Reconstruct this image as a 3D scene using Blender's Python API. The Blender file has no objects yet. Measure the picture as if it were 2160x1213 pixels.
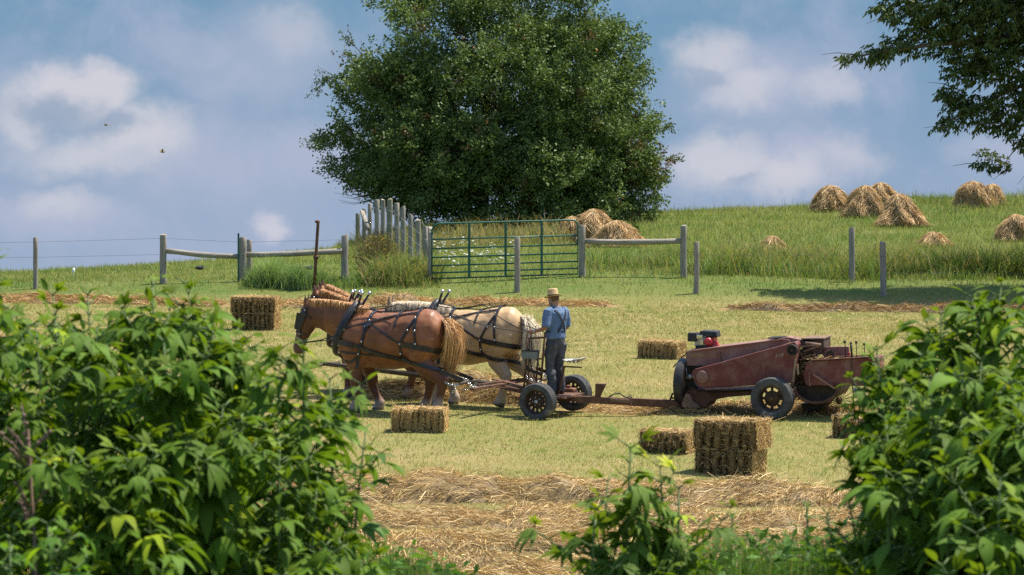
import bpy, bmesh, math, random
import numpy as np
from mathutils import Vector, Matrix, Quaternion
from mathutils.bvhtree import BVHTree

# ------------------------------------------------------------------ camera, sky, sun
sc = bpy.context.scene
COL = sc.collection
PI = math.pi
F = 6000.0; CX = 1080.0; CY = 606.5; CAMZ = 1.7
cam_d = bpy.data.cameras.new('camera'); cam = bpy.data.objects.new('camera', cam_d); COL.objects.link(cam)
cam_d.sensor_width = 36.0; cam_d.lens = 100.0
cam_d.clip_start = 0.5; cam_d.clip_end = 6000
cam.location = (0, 0, CAMZ); cam.rotation_euler = (PI/2, 0, 0)
cam_d.dof.use_dof = True; cam_d.dof.focus_distance = 50.0; cam_d.dof.aperture_fstop = 9.0
sc.camera = cam
sc.view_settings.view_transform = 'Standard'; sc.view_settings.look = 'None'
sc.view_settings.gamma = 1.0; sc.view_settings.exposure = 0.8
sc.cycles.max_bounces = 6; sc.cycles.transparent_max_bounces = 8
sc.cycles.use_denoising = False

SUN = Vector((0.36, 0.17, 0.915)).normalized()
sun_d = bpy.data.lights.new('sun', 'SUN'); sun_o = bpy.data.objects.new('sun', sun_d); COL.objects.link(sun_o)
sun_d.energy = 5.0; sun_d.angle = math.radians(0.55); sun_d.color = (1.0, 0.93, 0.80)
sun_o.rotation_euler = SUN.to_track_quat('Z', 'Y').to_euler(); sun_o.location = (20, 40, 60)

world = bpy.data.worlds.new('World'); sc.world = world; world.use_nodes = True

class NT:
    """small helper for building node graphs"""
    def __init__(s, nt): s.nt = nt
    def n(s, t, **kw):
        nd = s.nt.nodes.new(t)
        for k, v in kw.items(): setattr(nd, k, v)
        return nd
    def put(s, sock, v):
        if isinstance(v, bpy.types.NodeSocket): s.nt.links.new(v, sock)
        elif v is not None: sock.default_value = v
    def m(s, op, a, b=None, c=None, clamp=False):
        nd = s.n('ShaderNodeMath', operation=op, use_clamp=clamp)
        s.put(nd.inputs[0], a)
        if b is not None: s.put(nd.inputs[1], b)
        if c is not None: s.put(nd.inputs[2], c)
        return nd.outputs[0]
    def mix(s, f, a, b, mode='MIX'):
        nd = s.n('ShaderNodeMix', data_type='RGBA', blend_type=mode)
        s.put(nd.inputs[0], f); s.put(nd.inputs[6], c4(a)); s.put(nd.inputs[7], c4(b))
        return nd.outputs[2]
    def noise(s, vec, scale, detail=5, rough=.6, dist=0.0):
        nd = s.n('ShaderNodeTexNoise'); s.put(nd.inputs['Vector'], vec)
        nd.inputs['Scale'].default_value = scale; nd.inputs['Detail'].default_value = detail
        nd.inputs['Roughness'].default_value = rough; nd.inputs['Distortion'].default_value = dist
        return nd
    def ss(s, v, lo, hi, a=0.0, b=1.0):
        nd = s.n('ShaderNodeMapRange', interpolation_type='SMOOTHSTEP')
        s.put(nd.inputs[0], v)
        for i, q in zip((1, 2, 3, 4), (lo, hi, a, b)): s.put(nd.inputs[i], q)
        return nd.outputs[0]
def c4(c):
    if isinstance(c, (tuple, list)) and len(c) == 3: return (c[0], c[1], c[2], 1.0)
    return c
def srgb(r, g, b):
    f = lambda v: (v/255/12.92) if v/255 < .04045 else ((v/255+.055)/1.055)**2.4
    return (f(r), f(g), f(b))

def build_sky():
    g = NT(world.node_tree); nt = g.nt
    bg = nt.nodes['Background']; bg.inputs[1].default_value = 1.0
    sky = g.n('ShaderNodeTexSky'); sky.sky_type = 'NISHITA'; sky.sun_disc = False
    sky.sun_elevation = math.asin(SUN.z); sky.sun_rotation = math.atan2(SUN.x, SUN.y)
    sky.air_density = 1.0; sky.dust_density = 0.6; sky.ozone_density = 1.6
    skyc = g.mix(1.0, sky.outputs[0], (0.24, 0.24, 0.24), 'MULTIPLY')
    tc = g.n('ShaderNodeTexCoord'); sep = g.n('ShaderNodeSeparateXYZ'); g.put(sep.inputs[0], tc.outputs['Generated'])
    X, Y, Z = sep.outputs
    az = g.m('ARCTAN2', X, Y); el = g.m('ARCSINE', Z)
    u0 = g.m('MULTIPLY', az, 6.0); v0 = g.m('MULTIPLY', el, 6.0)      # 1 unit = 1000 photo pixels
    comb = g.n('ShaderNodeCombineXYZ'); g.put(comb.inputs[0], u0); g.put(comb.inputs[1], v0)
    cs = comb.outputs[0]
    w1 = g.noise(cs, 5.5, 4, .6); w2 = g.noise(cs, 17.0, 5, .62)
    sw1 = g.n('ShaderNodeSeparateColor'); g.put(sw1.inputs[0], w1.outputs['Color'])
    sw2 = g.n('ShaderNodeSeparateColor'); g.put(sw2.inputs[0], w2.outputs['Color'])
    def warp(base, a, b, k1, k2):
        t = g.m('MULTIPLY_ADD', g.m('SUBTRACT', a, .5), k1, base)
        return g.m('MULTIPLY_ADD', g.m('SUBTRACT', b, .5), k2, t)
    u = warp(u0, sw1.outputs[0], sw2.outputs[0], .13, .07); v = warp(v0, sw1.outputs[1], sw2.outputs[1], .10, .06)
    def blob(px, py, rx, ry, soft=.9, amp=1.0):
        dx = g.m('DIVIDE', g.m('SUBTRACT', u, (px-CX)/1000), rx/1000)
        dy = g.m('DIVIDE', g.m('SUBTRACT', v, -(py-CY)/1000), ry/1000)
        d = g.m('SQRT', g.m('ADD', g.m('MULTIPLY', dx, dx), g.m('MULTIPLY', dy, dy)))
        return g.ss(d, 1.0, 1.0-soft, 0.0, amp)
    def allmax(l):
        r = l[0]
        for q in l[1:]: r = g.m('MAXIMUM', r, q)
        return r
    # clear air: deeper blue upward, greyer towards the hill
    clear = g.mix(g.ss(el, -.01, .105), srgb(157, 175, 202), srgb(118, 156, 187))
    veil = g.noise(cs, 3.2, 6, .62, .4)
    veilm = g.ss(veil.outputs['Fac'], .40, .72, 0.0, .75)
    col = g.mix(veilm, clear, srgb(168, 180, 206))
    thin = allmax([blob(560, 130, 330, 150, .95, .55), blob(420, 330, 460, 150, .95, .6), blob(120, 450, 300, 90, .9, .7),
                   blob(560, 470, 60, 45, .8, .9), blob(1600, 190, 270, 150, .95, .75), blob(1740, 190, 120, 70, .9, .7),
                   blob(1660, 340, 280, 120, .95, .85), blob(2100, 320, 150, 60, .9, .6), blob(640, 330, 190, 130, .95, .6)])
    col = g.mix(thin, col, srgb(184, 190, 212))
    bright = allmax([blob(175, 195, 175, 90, .55, .95), blob(60, 245, 110, 115, .75, .8), blob(290, 280, 150, 105, .75, .85), blob(190, 330, 240, 70, .9, .75), blob(1500, 120, 125, 85, .85, .75), blob(1570, 185, 140, 80, .9, .7),
                     blob(1740, 190, 105, 55, .9, .5), blob(1515, 345, 150, 90, .8, .8), blob(1650, 375, 150, 70, .8, .78), blob(1790, 330, 110, 60, .9, .5), blob(565, 472, 48, 34, .9, .7), blob(130, 425, 140, 45, .9, .6), blob(620, 60, 120, 90, .95, .45)])
    col = g.mix(bright, col, srgb(209, 209, 218))
    dark = allmax([blob(125, 240, 150, 58, .75, .85), blob(240, 262, 105, 40, .75, .8), blob(1480, 168, 60, 30, .7, .55), blob(1560, 390, 60, 20, .9, .4)])
    col = g.mix(dark, col, srgb(149, 167, 192))
    # higher up the physical sky takes over
    hi = g.ss(el, .16, .5)
    out = g.mix(hi, col, skyc)
    # below the horizon: plain earth-coloured bounce
    lo = g.ss(el, -.12, -.03)
    out = g.mix(lo, (.16, .15, .07), out)
    out = g.mix(1.0, out, (.575, .575, .575), 'MULTIPLY')
    g.put(bg.inputs[0], out)
build_sky()

# ------------------------------------------------------------------ helpers
rng = np.random.default_rng(7)
random.seed(7)
def P(px, py, y):
    return Vector(((px-CX)*y/F, y, CAMZ-(py-CY)*y/F))
def tag(o, label=None, cat=None, group=None, kind=None):
    if label: o['label'] = label
    if cat: o['category'] = cat
    if group: o['group'] = group
    if kind: o['kind'] = kind
    return o
def empty(name, loc=(0, 0, 0), rotz=0.0, tilt=False):
    o = bpy.data.objects.new(name, None); COL.objects.link(o)
    M = Matrix.Rotation(rotz, 4, 'Z')
    if tilt: M = SLOPE @ M
    o.matrix_world = Matrix.Translation(Vector(loc)) @ M
    return o
SLOPE = Matrix.Rotation(math.atan(436.5/F), 4, 'X')
def link(name, me, mat=None, parent=None, smooth=True):
    if mat is not None and len(me.materials) == 0: me.materials.append(mat)
    o = bpy.data.objects.new(name, me); COL.objects.link(o)
    if parent is not None: o.parent = parent
    if smooth and len(me.polygons): me.polygons.foreach_set('use_smooth', [True]*len(me.polygons))
    return o
def np_mesh(name, V, Fc, colr=None):
    V = np.ascontiguousarray(V, dtype=np.float32).reshape(-1, 3); Fc = np.ascontiguousarray(Fc, dtype=np.int32)
    me = bpy.data.meshes.new(name); k = Fc.shape[1]
    me.vertices.add(len(V)); me.vertices.foreach_set('co', V.ravel())
    me.loops.add(Fc.size); me.loops.foreach_set('vertex_index', Fc.ravel())
    me.polygons.add(len(Fc)); me.polygons.foreach_set('loop_start', np.arange(0, Fc.size, k, dtype=np.int32))
    me.update(calc_edges=True)
    if colr is not None: set_col(me, colr)
    return me
def set_col(me, colr):
    a = me.color_attributes.new('Col', 'FLOAT_COLOR', 'POINT')
    c = np.ones((len(me.vertices), 4), dtype=np.float32); c[:, :3] = np.asarray(colr, dtype=np.float32).reshape(-1, 3)
    a.data.foreach_set('color', c.ravel())

class MB:
    """collects simple solids into one mesh"""
    def __init__(s): s.v = []; s.f = []
    def add(s, vs, fs, M=None):
        b = len(s.v)
        s.v += [tuple(M @ Vector(v)) if M is not None else tuple(v) for v in vs]
        s.f += [tuple(i+b for i in f) for f in fs]
        return s
    def box(s, c, size, M=None, taper=1.0):
        x, y, z = (q/2 for q in size); c = Vector(c)
        vs = [c+Vector((sx*x*(taper if sz > 0 else 1), sy*y*(taper if sz > 0 else 1), sz*z)) for sz in (-1, 1) for sy in (-1, 1) for sx in (-1, 1)]
        return s.add(vs, [(0, 2, 3, 1), (4, 5, 7, 6), (0, 1, 5, 4), (2, 6, 7, 3), (0, 4, 6, 2), (1, 3, 7, 5)], M)
    def bar(s, a, b, w, h, up=(0, 0, 1)):
        a = Vector(a); b = Vector(b); t = (b-a); L = t.length; t.normalize(); up = Vector(up)
        sd = t.cross(up)
        if sd.length < 1e-4: sd = t.cross(Vector((1, 0, 0)))
        sd.normalize(); u = sd.cross(t)
        vs = [p+sd*(w/2*i)+u*(h/2*j) for p in (a, b) for i, j in ((-1, -1), (1, -1), (1, 1), (-1, 1))]
        return s.add(vs, [(0, 1, 2, 3), (7, 6, 5, 4), (0, 4, 5, 1), (1, 5, 6, 2), (2, 6, 7, 3), (3, 7, 4, 0)])
    def tube(s, pts, r, n=8, closed=False, caps=True):
        pts = [Vector(p) for p in pts]; m = len(pts)
        rr = r if isinstance(r, list) else [r]*m
        vs = []; fs = []; ref = None
        for i, p in enumerate(pts):
            if closed: t = pts[(i+1) % m]-pts[i-1]
            else: t = pts[min(i+1, m-1)]-pts[max(i-1, 0)]
            if t.length < 1e-9: t = Vector((0, 0, 1))
            t.normalize()
            if ref is None: ref = t.orthogonal().normalized()
            ref = (ref-t*ref.dot(t))
            if ref.length < 1e-6: ref = t.orthogonal()
            ref.normalize(); b = t.cross(ref)
            q = rr[i]
            q1, q2 = q if isinstance(q, tuple) else (q, q)
            for k in range(n):
                a = 2*PI*k/n; vs.append(p+ref*(q1*math.cos(a))+b*(q2*math.sin(a)))
        for i in range(m if closed else m-1):
            i2 = (i+1) % m
            for k in range(n): fs.append((i*n+k, i*n+(k+1) % n, i2*n+(k+1) % n, i2*n+k))
        if caps and not closed: fs.append(tuple(range(n-1, -1, -1))); fs.append(tuple((m-1)*n+k for k in range(n)))
        return s.add(vs, fs)
    def loft(s, st, n=14):
        """st: list of (centre, tangent, up, half_up, half_side); closed solid"""
        vs = []; fs = []; m = len(st)
        for c, t, up, hu, hs in st:
            c = Vector(c); t = Vector(t).normalized(); up = Vector(up); up = (up-t*up.dot(t)).normalized(); sd = t.cross(up)
            for k in range(n):
                a = 2*PI*k/n; vs.append(c+up*(hu*math.cos(a))+sd*(hs*math.sin(a)))
        for i in range(m-1):
            for k in range(n): fs.append((i*n+k, i*n+(k+1) % n, (i+1)*n+(k+1) % n, (i+1)*n+k))
        fs.append(tuple(range(n-1, -1, -1))); fs.append(tuple((m-1)*n+k for k in range(n)))
        return s.add(vs, fs)
    def lathe(s, prof, n=24, M=None, closed=False):
        """profile of (r, h) about local Z"""
        vs = [(r*math.cos(2*PI*k/n), r*math.sin(2*PI*k/n), h) for r, h in prof for k in range(n)]
        m = len(prof); fs = []
        for i in range(m if closed else m-1):
            j = (i+1) % m
            for k in range(n): fs.append((i*n+k, i*n+(k+1) % n, j*n+(k+1) % n, j*n+k))
        if not closed: fs.append(tuple(range(n-1, -1, -1))); fs.append(tuple((m-1)*n+k for k in range(n)))
        return s.add(vs, fs, M)
    def ball(s, c, r, n=10, sq=(1, 1, 1)):
        prof = [(max(.001, r*math.sin(PI*i/n)), -r*math.cos(PI*i/n)) for i in range(n+1)]
        return s.lathe(prof, max(8, n+2), Matrix.Translation(Vector(c)) @ Matrix.Diagonal((sq[0], sq[1], sq[2], 1)))
    def prism(s, poly, y0, y1):
        """polygon in local XZ extruded along Y"""
        n = len(poly)
        vs = [(x, y0, z) for x, z in poly]+[(x, y1, z) for x, z in poly]
        fs = [tuple(range(n)), tuple(range(2*n-1, n-1, -1))]+[(i, i+n, (i+1) % n+n, (i+1) % n) for i in range(n)]
        return s.add(vs, fs)
    def mesh(s, name):
        me = bpy.data.meshes.new(name); me.from_pydata([tuple(v) for v in s.v], [], s.f); me.update()
        bm = bmesh.new(); bm.from_mesh(me); bmesh.ops.recalc_face_normals(bm, faces=bm.faces); bm.to_mesh(me); bm.free()
        return me
    def build(s, name, mat, parent=None, smooth=False, bevel=0.0):
        me = s.mesh(name); o = link(name, me, mat, parent, smooth)
        if bevel > 0:
            bv = o.modifiers.new('edge', 'BEVEL'); bv.width = bevel; bv.segments = 2; bv.limit_method = 'ANGLE'
        if not smooth: pass
        return o
def autosmooth(o, ang=40):
    me = o.data
    bm = bmesh.new(); bm.from_mesh(me)
    for e in bm.edges:
        if len(e.link_faces) == 2 and e.calc_face_angle(0) > math.radians(ang): e.smooth = False
    for f in bm.faces: f.smooth = True
    bm.to_mesh(me); bm.free(); return o
def remesh(mb, name, voxel, smooth_it=4, fac=.5):
    me = mb.mesh(name); o = bpy.data.objects.new(name, me); COL.objects.link(o)
    r = o.modifiers.new('r', 'REMESH'); r.mode = 'VOXEL'; r.voxel_size = voxel; r.use_smooth_shade = True
    if smooth_it:
        q = o.modifiers.new('s', 'SMOOTH'); q.iterations = smooth_it; q.factor = fac
    dg = bpy.context.evaluated_depsgraph_get(); out = bpy.data.meshes.new_from_object(o.evaluated_get(dg))
    bpy.data.objects.remove(o); bpy.data.meshes.remove(me)
    out.name = name
    out.polygons.foreach_set('use_smooth', [True]*len(out.polygons))
    return out
def mesh_co(me):
    a = np.empty(len(me.vertices)*3, dtype=np.float32); me.vertices.foreach_get('co', a); return a.reshape(-1, 3)

# value noise, vectorised
_PT = np.random.default_rng(3).random((256, 256))
def vn(x, y, s=1.0, seed=0):
    x = np.asarray(x, float)*s+seed*17.3+1000; y = np.asarray(y, float)*s+seed*7.7+1000
    xi = np.floor(x).astype(int); yi = np.floor(y).astype(int); fx = x-xi; fy = y-yi
    fx = fx*fx*(3-2*fx); fy = fy*fy*(3-2*fy)
    g = lambda i, j: _PT[i & 255, j & 255]
    return (g(xi, yi)*(1-fx)+g(xi+1, yi)*fx)*(1-fy)+(g(xi, yi+1)*(1-fx)+g(xi+1, yi+1)*fx)*fy
def fbm(x, y, s=1.0, seed=0, o=3):
    r = 0; a = .5; t = 0
    for i in range(o): r = r+a*vn(x, y, s, seed+i*3); t += a; a *= .5; s *= 2.1
    return r/t
def sstep(v, lo, hi):
    t = np.clip((v-lo)/(hi-lo), 0, 1); return t*t*(3-2*t)

# ------------------------------------------------------------------ materials
def new_mat(name):
    m = bpy.data.materials.new(name); m.use_nodes = True
    return m, NT(m.node_tree), m.node_tree.nodes['Principled BSDF']
def noise_mat(name, c1, c2, scale=6, rough=.8, bump=.0, metal=0.0, stretch=(1, 1, 1), c3=None, scale3=2.0, thr3=(.5, .7), spec=.3, detail=6, bscale=None):
    m, g, b = new_mat(name)
    tc = g.n('ShaderNodeTexCoord'); mp = g.n('ShaderNodeMapping'); g.put(mp.inputs[0], tc.outputs['Object']); mp.inputs['Scale'].default_value = stretch
    n1 = g.noise(mp.outputs[0], scale, detail, .65)
    col = g.mix(g.ss(n1.outputs['Fac'], .32, .68), c1, c2)
    if c3 is not None:
        n3 = g.noise(mp.outputs[0], scale3, 6, .7)
        col = g.mix(g.ss(n3.outputs['Fac'], thr3[0], thr3[1]), col, c3)
    g.put(b.inputs['Base Color'], col); b.inputs['Roughness'].default_value = rough; b.inputs['Metallic'].default_value = metal
    b.inputs['Specular IOR Level'].default_value = spec
    if bump:
        n2 = g.noise(mp.outputs[0], bscale or scale*3, 5, .6)
        bp = g.n('ShaderNodeBump'); bp.inputs['Strength'].default_value = bump; bp.inputs['Distance'].default_value = .02
        g.put(bp.inputs['Height'], n2.outputs['Fac']); g.put(b.inputs['Normal'], bp.outputs[0])
    return m
def attr_mat(name, rough=.7, trans=0.0, spec=.25, var=.25, vscale=8.0, bump=0.0, bscale=40, tint=(1.25, 1.2, .6), sheen=0.0):
    m, g, b = new_mat(name)
    at = g.n('ShaderNodeAttribute'); at.attribute_name = 'Col'
    tc = g.n('ShaderNodeTexCoord'); n1 = g.noise(tc.outputs['Object'], vscale, 5, .6)
    f = g.m('MULTIPLY_ADD', n1.outputs['Fac'], 2*var, 1-var)
    cc = g.n('ShaderNodeCombineXYZ')
    for i in range(3): g.put(cc.inputs[i], f)
    col = g.mix(1.0, at.outputs['Color'], cc.outputs[0], 'MULTIPLY')
    g.put(b.inputs['Base Color'], col); b.inputs['Roughness'].default_value = rough; b.inputs['Specular IOR Level'].default_value = spec
    if sheen: b.inputs['Sheen Weight'].default_value = sheen
    if bump:
        n2 = g.noise(tc.outputs['Object'], bscale, 4, .6); bp = g.n('ShaderNodeBump')
        bp.inputs['Strength'].default_value = bump; bp.inputs['Distance'].default_value = .01
        g.put(bp.inputs['Height'], n2.outputs['Fac']); g.put(b.inputs['Normal'], bp.outputs[0])
    if trans:
        tr = g.n('ShaderNodeBsdfTranslucent'); g.put(tr.inputs[0], g.mix(1.0, col, tint, 'MULTIPLY'))
        mx = g.n('ShaderNodeMixShader'); mx.inputs[0].default_value = trans
        g.put(mx.inputs[1], b.outputs[0]); g.put(mx.inputs[2], tr.outputs[0])
        g.put(m.node_tree.nodes['Material Output'].inputs[0], mx.outputs[0])
    return m
MAT = {}
MAT['grass'] = attr_mat('grass_blades', .75, .30, .15, .2, 1.5)
MAT['straw'] = attr_mat('straw_stalks', .6, .12, .3, .2, 2.0, tint=(1.1, 1.0, .8))
MAT['leaf'] = attr_mat('leaf', .6, .36, .12, .25, 7.0, tint=(1.3, 1.2, .42))
MAT['treeleaf'] = attr_mat('tree_leaf', .55, .20, .22, .28, 1.0)
# ------------------------------------------------------------------ the ground
CR_PX = [-2500, -600, 0, 200, 350, 500, 600, 700, 760, 820, 900, 1000, 1200, 1350, 1500, 1700, 1900, 2060, 2160, 2800, 5000]
CR_PY = [600, 590, 576, 567, 556, 545, 537, 526, 507, 490, 476, 466, 456, 450, 444, 436, 420, 420, 415, 400, 390]
YC_PX = [-2500, 0, 350, 600, 700, 760, 820, 1000, 1400, 2160, 5000]
YC = [95, 95, 95, 97, 104, 113, 117, 116, 120, 130, 130]
P1_PX = [-2500, 75, 345, 520, 730, 910, 1090, 1222, 1440, 1797, 2160, 5000]
P1_PY = [606, 600, 594, 591, 592, 592, 588, 581, 579, 592, 594, 594]
def gz(x, y):
    x = np.asarray(x, float); y = np.asarray(y, float)
    px = CX+F*x/np.maximum(y, 15)
    zp = CAMZ-5.8+436.5/F*y
    t = sstep(y, 12, 30); z = t*zp
    p1 = np.interp(px, P1_PX, P1_PY); cr = np.interp(px, CR_PX, CR_PY); yc = np.interp(px, YC_PX, YC)
    p0 = 170+5.8*F/73.5
    ta = np.clip((y-73.5)/5.0, 0, 1); pya = p0+(p1-p0)*ta
    tb = np.clip((y-78.5)/(yc-78.5), 0, 1); pyb = p1+(cr-p1)*(1.25*tb-.25*tb*tb)
    py = np.where(y < 78.5, pya, pyb)
    yy = np.minimum(y, yc)
    zh = CAMZ-(py-CY)*yy/F
    d = np.maximum(y-yc, 0); zh = np.maximum(zh-.02*d-.0005*d*d, -14)
    z = np.where(y > 73.5, zh, z)
    far = sstep(y, 18, 34)
    z = z+far*(fbm(x, y, .35, 5)-.5)*.09+far*(vn(x, y, 1.6, 9)-.5)*.03
    return z
def gz1(x, y): return float(gz(x, y))
def G(px, y, dz=0.0):
    x = (px-CX)*y/F; return Vector((x, y, gz1(x, y)+dz))
def fieldpt(px, py):
    """point of the hay field seen at a pixel"""
    y = 5.8*F/(py-170); return G(px, y)

def build_ground():
    ys = np.concatenate([np.linspace(-60, 8, 18), np.linspace(9, 30, 40), np.linspace(30.3, 80, 170), np.linspace(80.4, 135, 130), np.geomspace(136, 3000, 60)])
    xs = np.concatenate([-np.geomspace(1800, 42, 30), np.linspace(-40, 40, 230), np.geomspace(42, 1800, 30)])
    Xg, Yg = np.meshgrid(xs, ys); Zg = gz(Xg, Yg)
    V = np.stack([Xg, Yg, Zg], -1).reshape(-1, 3)
    ny, nx = Xg.shape; i = (np.arange(ny-1)[:, None]*nx+np.arange(nx-1)[None, :]).ravel()
    Fc = np.stack([i, i+1, i+nx+1, i+nx], 1)
    hill = sstep(Yg, 73.0, 76.5)*(1.0)
    px = CX+F*Xg/np.maximum(Yg, 15)
    near = 1-sstep(Yg, 27, 33)
    hay = hay_amount(Xg, Yg)
    cl = np.stack([hay, np.maximum(hill, near), near], -1).reshape(-1, 3)
    me = np_mesh('ground', V, Fc, cl)
    m, g, b = new_mat('field_ground')
    at = g.n('ShaderNodeAttribute'); at.attribute_name = 'Col'; sp = g.n('ShaderNodeSeparateColor'); g.put(sp.inputs[0], at.outputs['Color'])
    tc = g.n('ShaderNodeTexCoord'); ob = tc.outputs['Object']
    n1 = g.noise(ob, .45, 6, .65); n2 = g.noise(ob, 7.0, 6, .7); n3 = g.noise(ob, 30.0, 4, .7)
    fld = g.mix(g.ss(n1.outputs['Fac'], .38, .62), (.26, .22, .085), (.17, .185, .05))
    fld = g.mix(g.ss(n2.outputs['Fac'], .42, .62, 0, .7), fld, (.26, .20, .09))
    hl = g.mix(g.ss(n1.outputs['Fac'], .36, .64), (.085, .13, .028), (.13, .15, .04))
    hl = g.mix(g.ss(n2.outputs['Fac'], .5, .7, 0, .6), hl, (.05, .085, .02))
    dry = g.mix(g.ss(n3.outputs['Fac'], .4, .62), (.20, .13, .06), (.36, .25, .12))
    col = g.mix(sp.outputs[1], fld, hl); col = g.mix(sp.outputs[0], col, dry)
    g.put(b.inputs['Base Color'], col); b.inputs['Roughness'].default_value = .95; b.inputs['Specular IOR Level'].default_value = .1
    bp = g.n('ShaderNodeBump'); bp.inputs['Strength'].default_value = .6; bp.inputs['Distance'].default_value = .05
    g.put(bp.inputs['Height'], n3.outputs['Fac']); g.put(b.inputs['Normal'], bp.outputs[0])
    o = link('ground', me, m); tag(o, 'mown hay field rising to a grassy hill behind the fence', 'ground', kind='structure')

# hay lying on the ground: (centre line as pixels of the field, half width in m, strength)
ROWS = []      # each: list of (px, y), half width, height, name
def row(pts, hw, ht): ROWS.append((np.array([((p-CX)*y/F, y) for p, y in pts]), hw, ht))
row([(-300, 39.9), (500, 39.8), (1080, 39.6), (1500, 39.2), (2500, 38.6)], .55, .26)     # near swath with a shaded front
row([(-300, 37.9), (500, 37.6), (1080, 37.3), (1500, 37.2), (2500, 36.8)], .60, .16)
row([(-300, 35.9), (500, 35.7), (1080, 35.5), (1500, 35.3), (2500, 34.9)], .62, .18)
row([(-300, 33.6), (500, 33.5), (1080, 33.3), (1500, 33.1), (2500, 32.7)], .9, .15)
row([(780, 52.4), (860, 52.2), (960, 52.0), (1090, 51.3), (1180, 51.2), (1240, 51.0)], .55, .42)  # swath being baled, behind the team
row([(1240, 50.2), (1420, 49.9), (1600, 49.8), (1830, 49.6)], .45, .13)
row([(-400, 74.6), (60, 74.4), (250, 74.0), (470, 73.4)], .5, .12)
row([(600, 73.2), (700, 73.0), (800, 73.3), (920, 73.6)], .6, .2)
row([(930, 73.7), (1040, 73.6), (1140, 73.4), (1280, 73.2)], .45, .12)
row([(1540, 72.4), (1700, 72.0), (1800, 72.0), (1900, 71.6), (2300, 71.0)], .45, .15)
def seg_dist(x, y, line):
    d = np.full(np.shape(x), 1e9); lam = np.zeros(np.shape(x)); s0 = 0
    for a, b in zip(line[:-1], line[1:]):
        ab = b-a; L2 = ab@ab
        t = np.clip(((x-a[0])*ab[0]+(y-a[1])*ab[1])/L2, 0, 1)
        q = np.hypot(x-a[0]-t*ab[0], y-a[1]-t*ab[1])
        better = q < d; d = np.where(better, q, d)
    return d
def hay_amount(x, y):
    h = np.zeros(np.shape(x))
    for line, hw, ht in ROWS:
        d = seg_dist(x, y, line); w = hw*(.75+.6*fbm(x, y, .8, 21))
        h = np.maximum(h, 1-sstep(d, w*.7, w*1.15))
    return h
def row_height(x, y, line, hw, ht):
    d = seg_dist(x, y, line); w = hw*(.75+.6*fbm(x, y, .8, 21))
    end = np.minimum(np.hypot(x-line[0][0], y-line[0][1]), np.hypot(x-line[-1][0], y-line[-1][1]))
    return ht*np.clip(1-(d/w)**2, 0, 1)**.8*(.25+1.4*fbm(x, y, 1.3, 31))*(.25+.75*sstep(end, 0, 1.0))

def strand_mesh(name, A, B, w, colr, mid=None, segs=2):
    """thin tapering ribbons from A to B, (n,3) each, w (n,), bowed by mid offset"""
    n = len(A); D = B-A; L = np.linalg.norm(D, axis=1, keepdims=True)+1e-9
    R = rng.normal(size=(n, 3)); S = np.cross(D/L, R); S /= np.linalg.norm(S, axis=1, keepdims=True)+1e-9
    w = np.asarray(w).reshape(-1, 1)
    if mid is None:
        V = np.stack([A-S*w/2, A+S*w/2, B+S*w*.3, B-S*w*.3], 1); k = 4
        Fc = np.arange(n)[:, None]*4+np.array([[0, 1, 2, 3]])
    else:
        rows = []; k = 2*(segs+1); C = (A+B)/2+2*mid if segs > 2 else (A+B)/2+mid
        for q in range(segs+1):
            t = q/segs; p = (A*(1-t)**2+C*2*t*(1-t)+B*t*t) if segs > 2 else (A, C, B)[q]
            h = w*(.5 if t < .6 else .5-.38*(t-.6)/.4) if segs > 2 else w*(.5, .5, .12)[q]
            rows += [p-S*h, p+S*h] if q % 2 == 0 or segs > 2 else [p+S*h, p-S*h]
        V = np.stack(rows, 1); base = np.arange(n)[:, None]*k
        if segs > 2: Fc = np.concatenate([base+np.array([[2*q, 2*q+1, 2*q+3, 2*q+2]]) for q in range(segs)], 0)
        else: Fc = np.concatenate([base+np.array([[0, 1, 2, 3]]), base+np.array([[3, 2, 4, 5]])], 0)
    c = np.repeat(np.asarray(colr).reshape(n, 1, 3), k, 1)
    return np_mesh(name, V.reshape(-1, 3), Fc, c.reshape(-1, 3))
STRAW = np.array([[.60, .43, .19], [.50, .34, .14], [.67, .51, .26], [.40, .26, .11], [.56, .39, .17], [.45, .36, .16]])
def straw_cols(n, pal=STRAW, var=.22):
    c = pal[rng.integers(0, len(pal), n)]; return c*(1+rng.normal(0, var, (n, 1))).clip(.45, 1.6)

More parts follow.
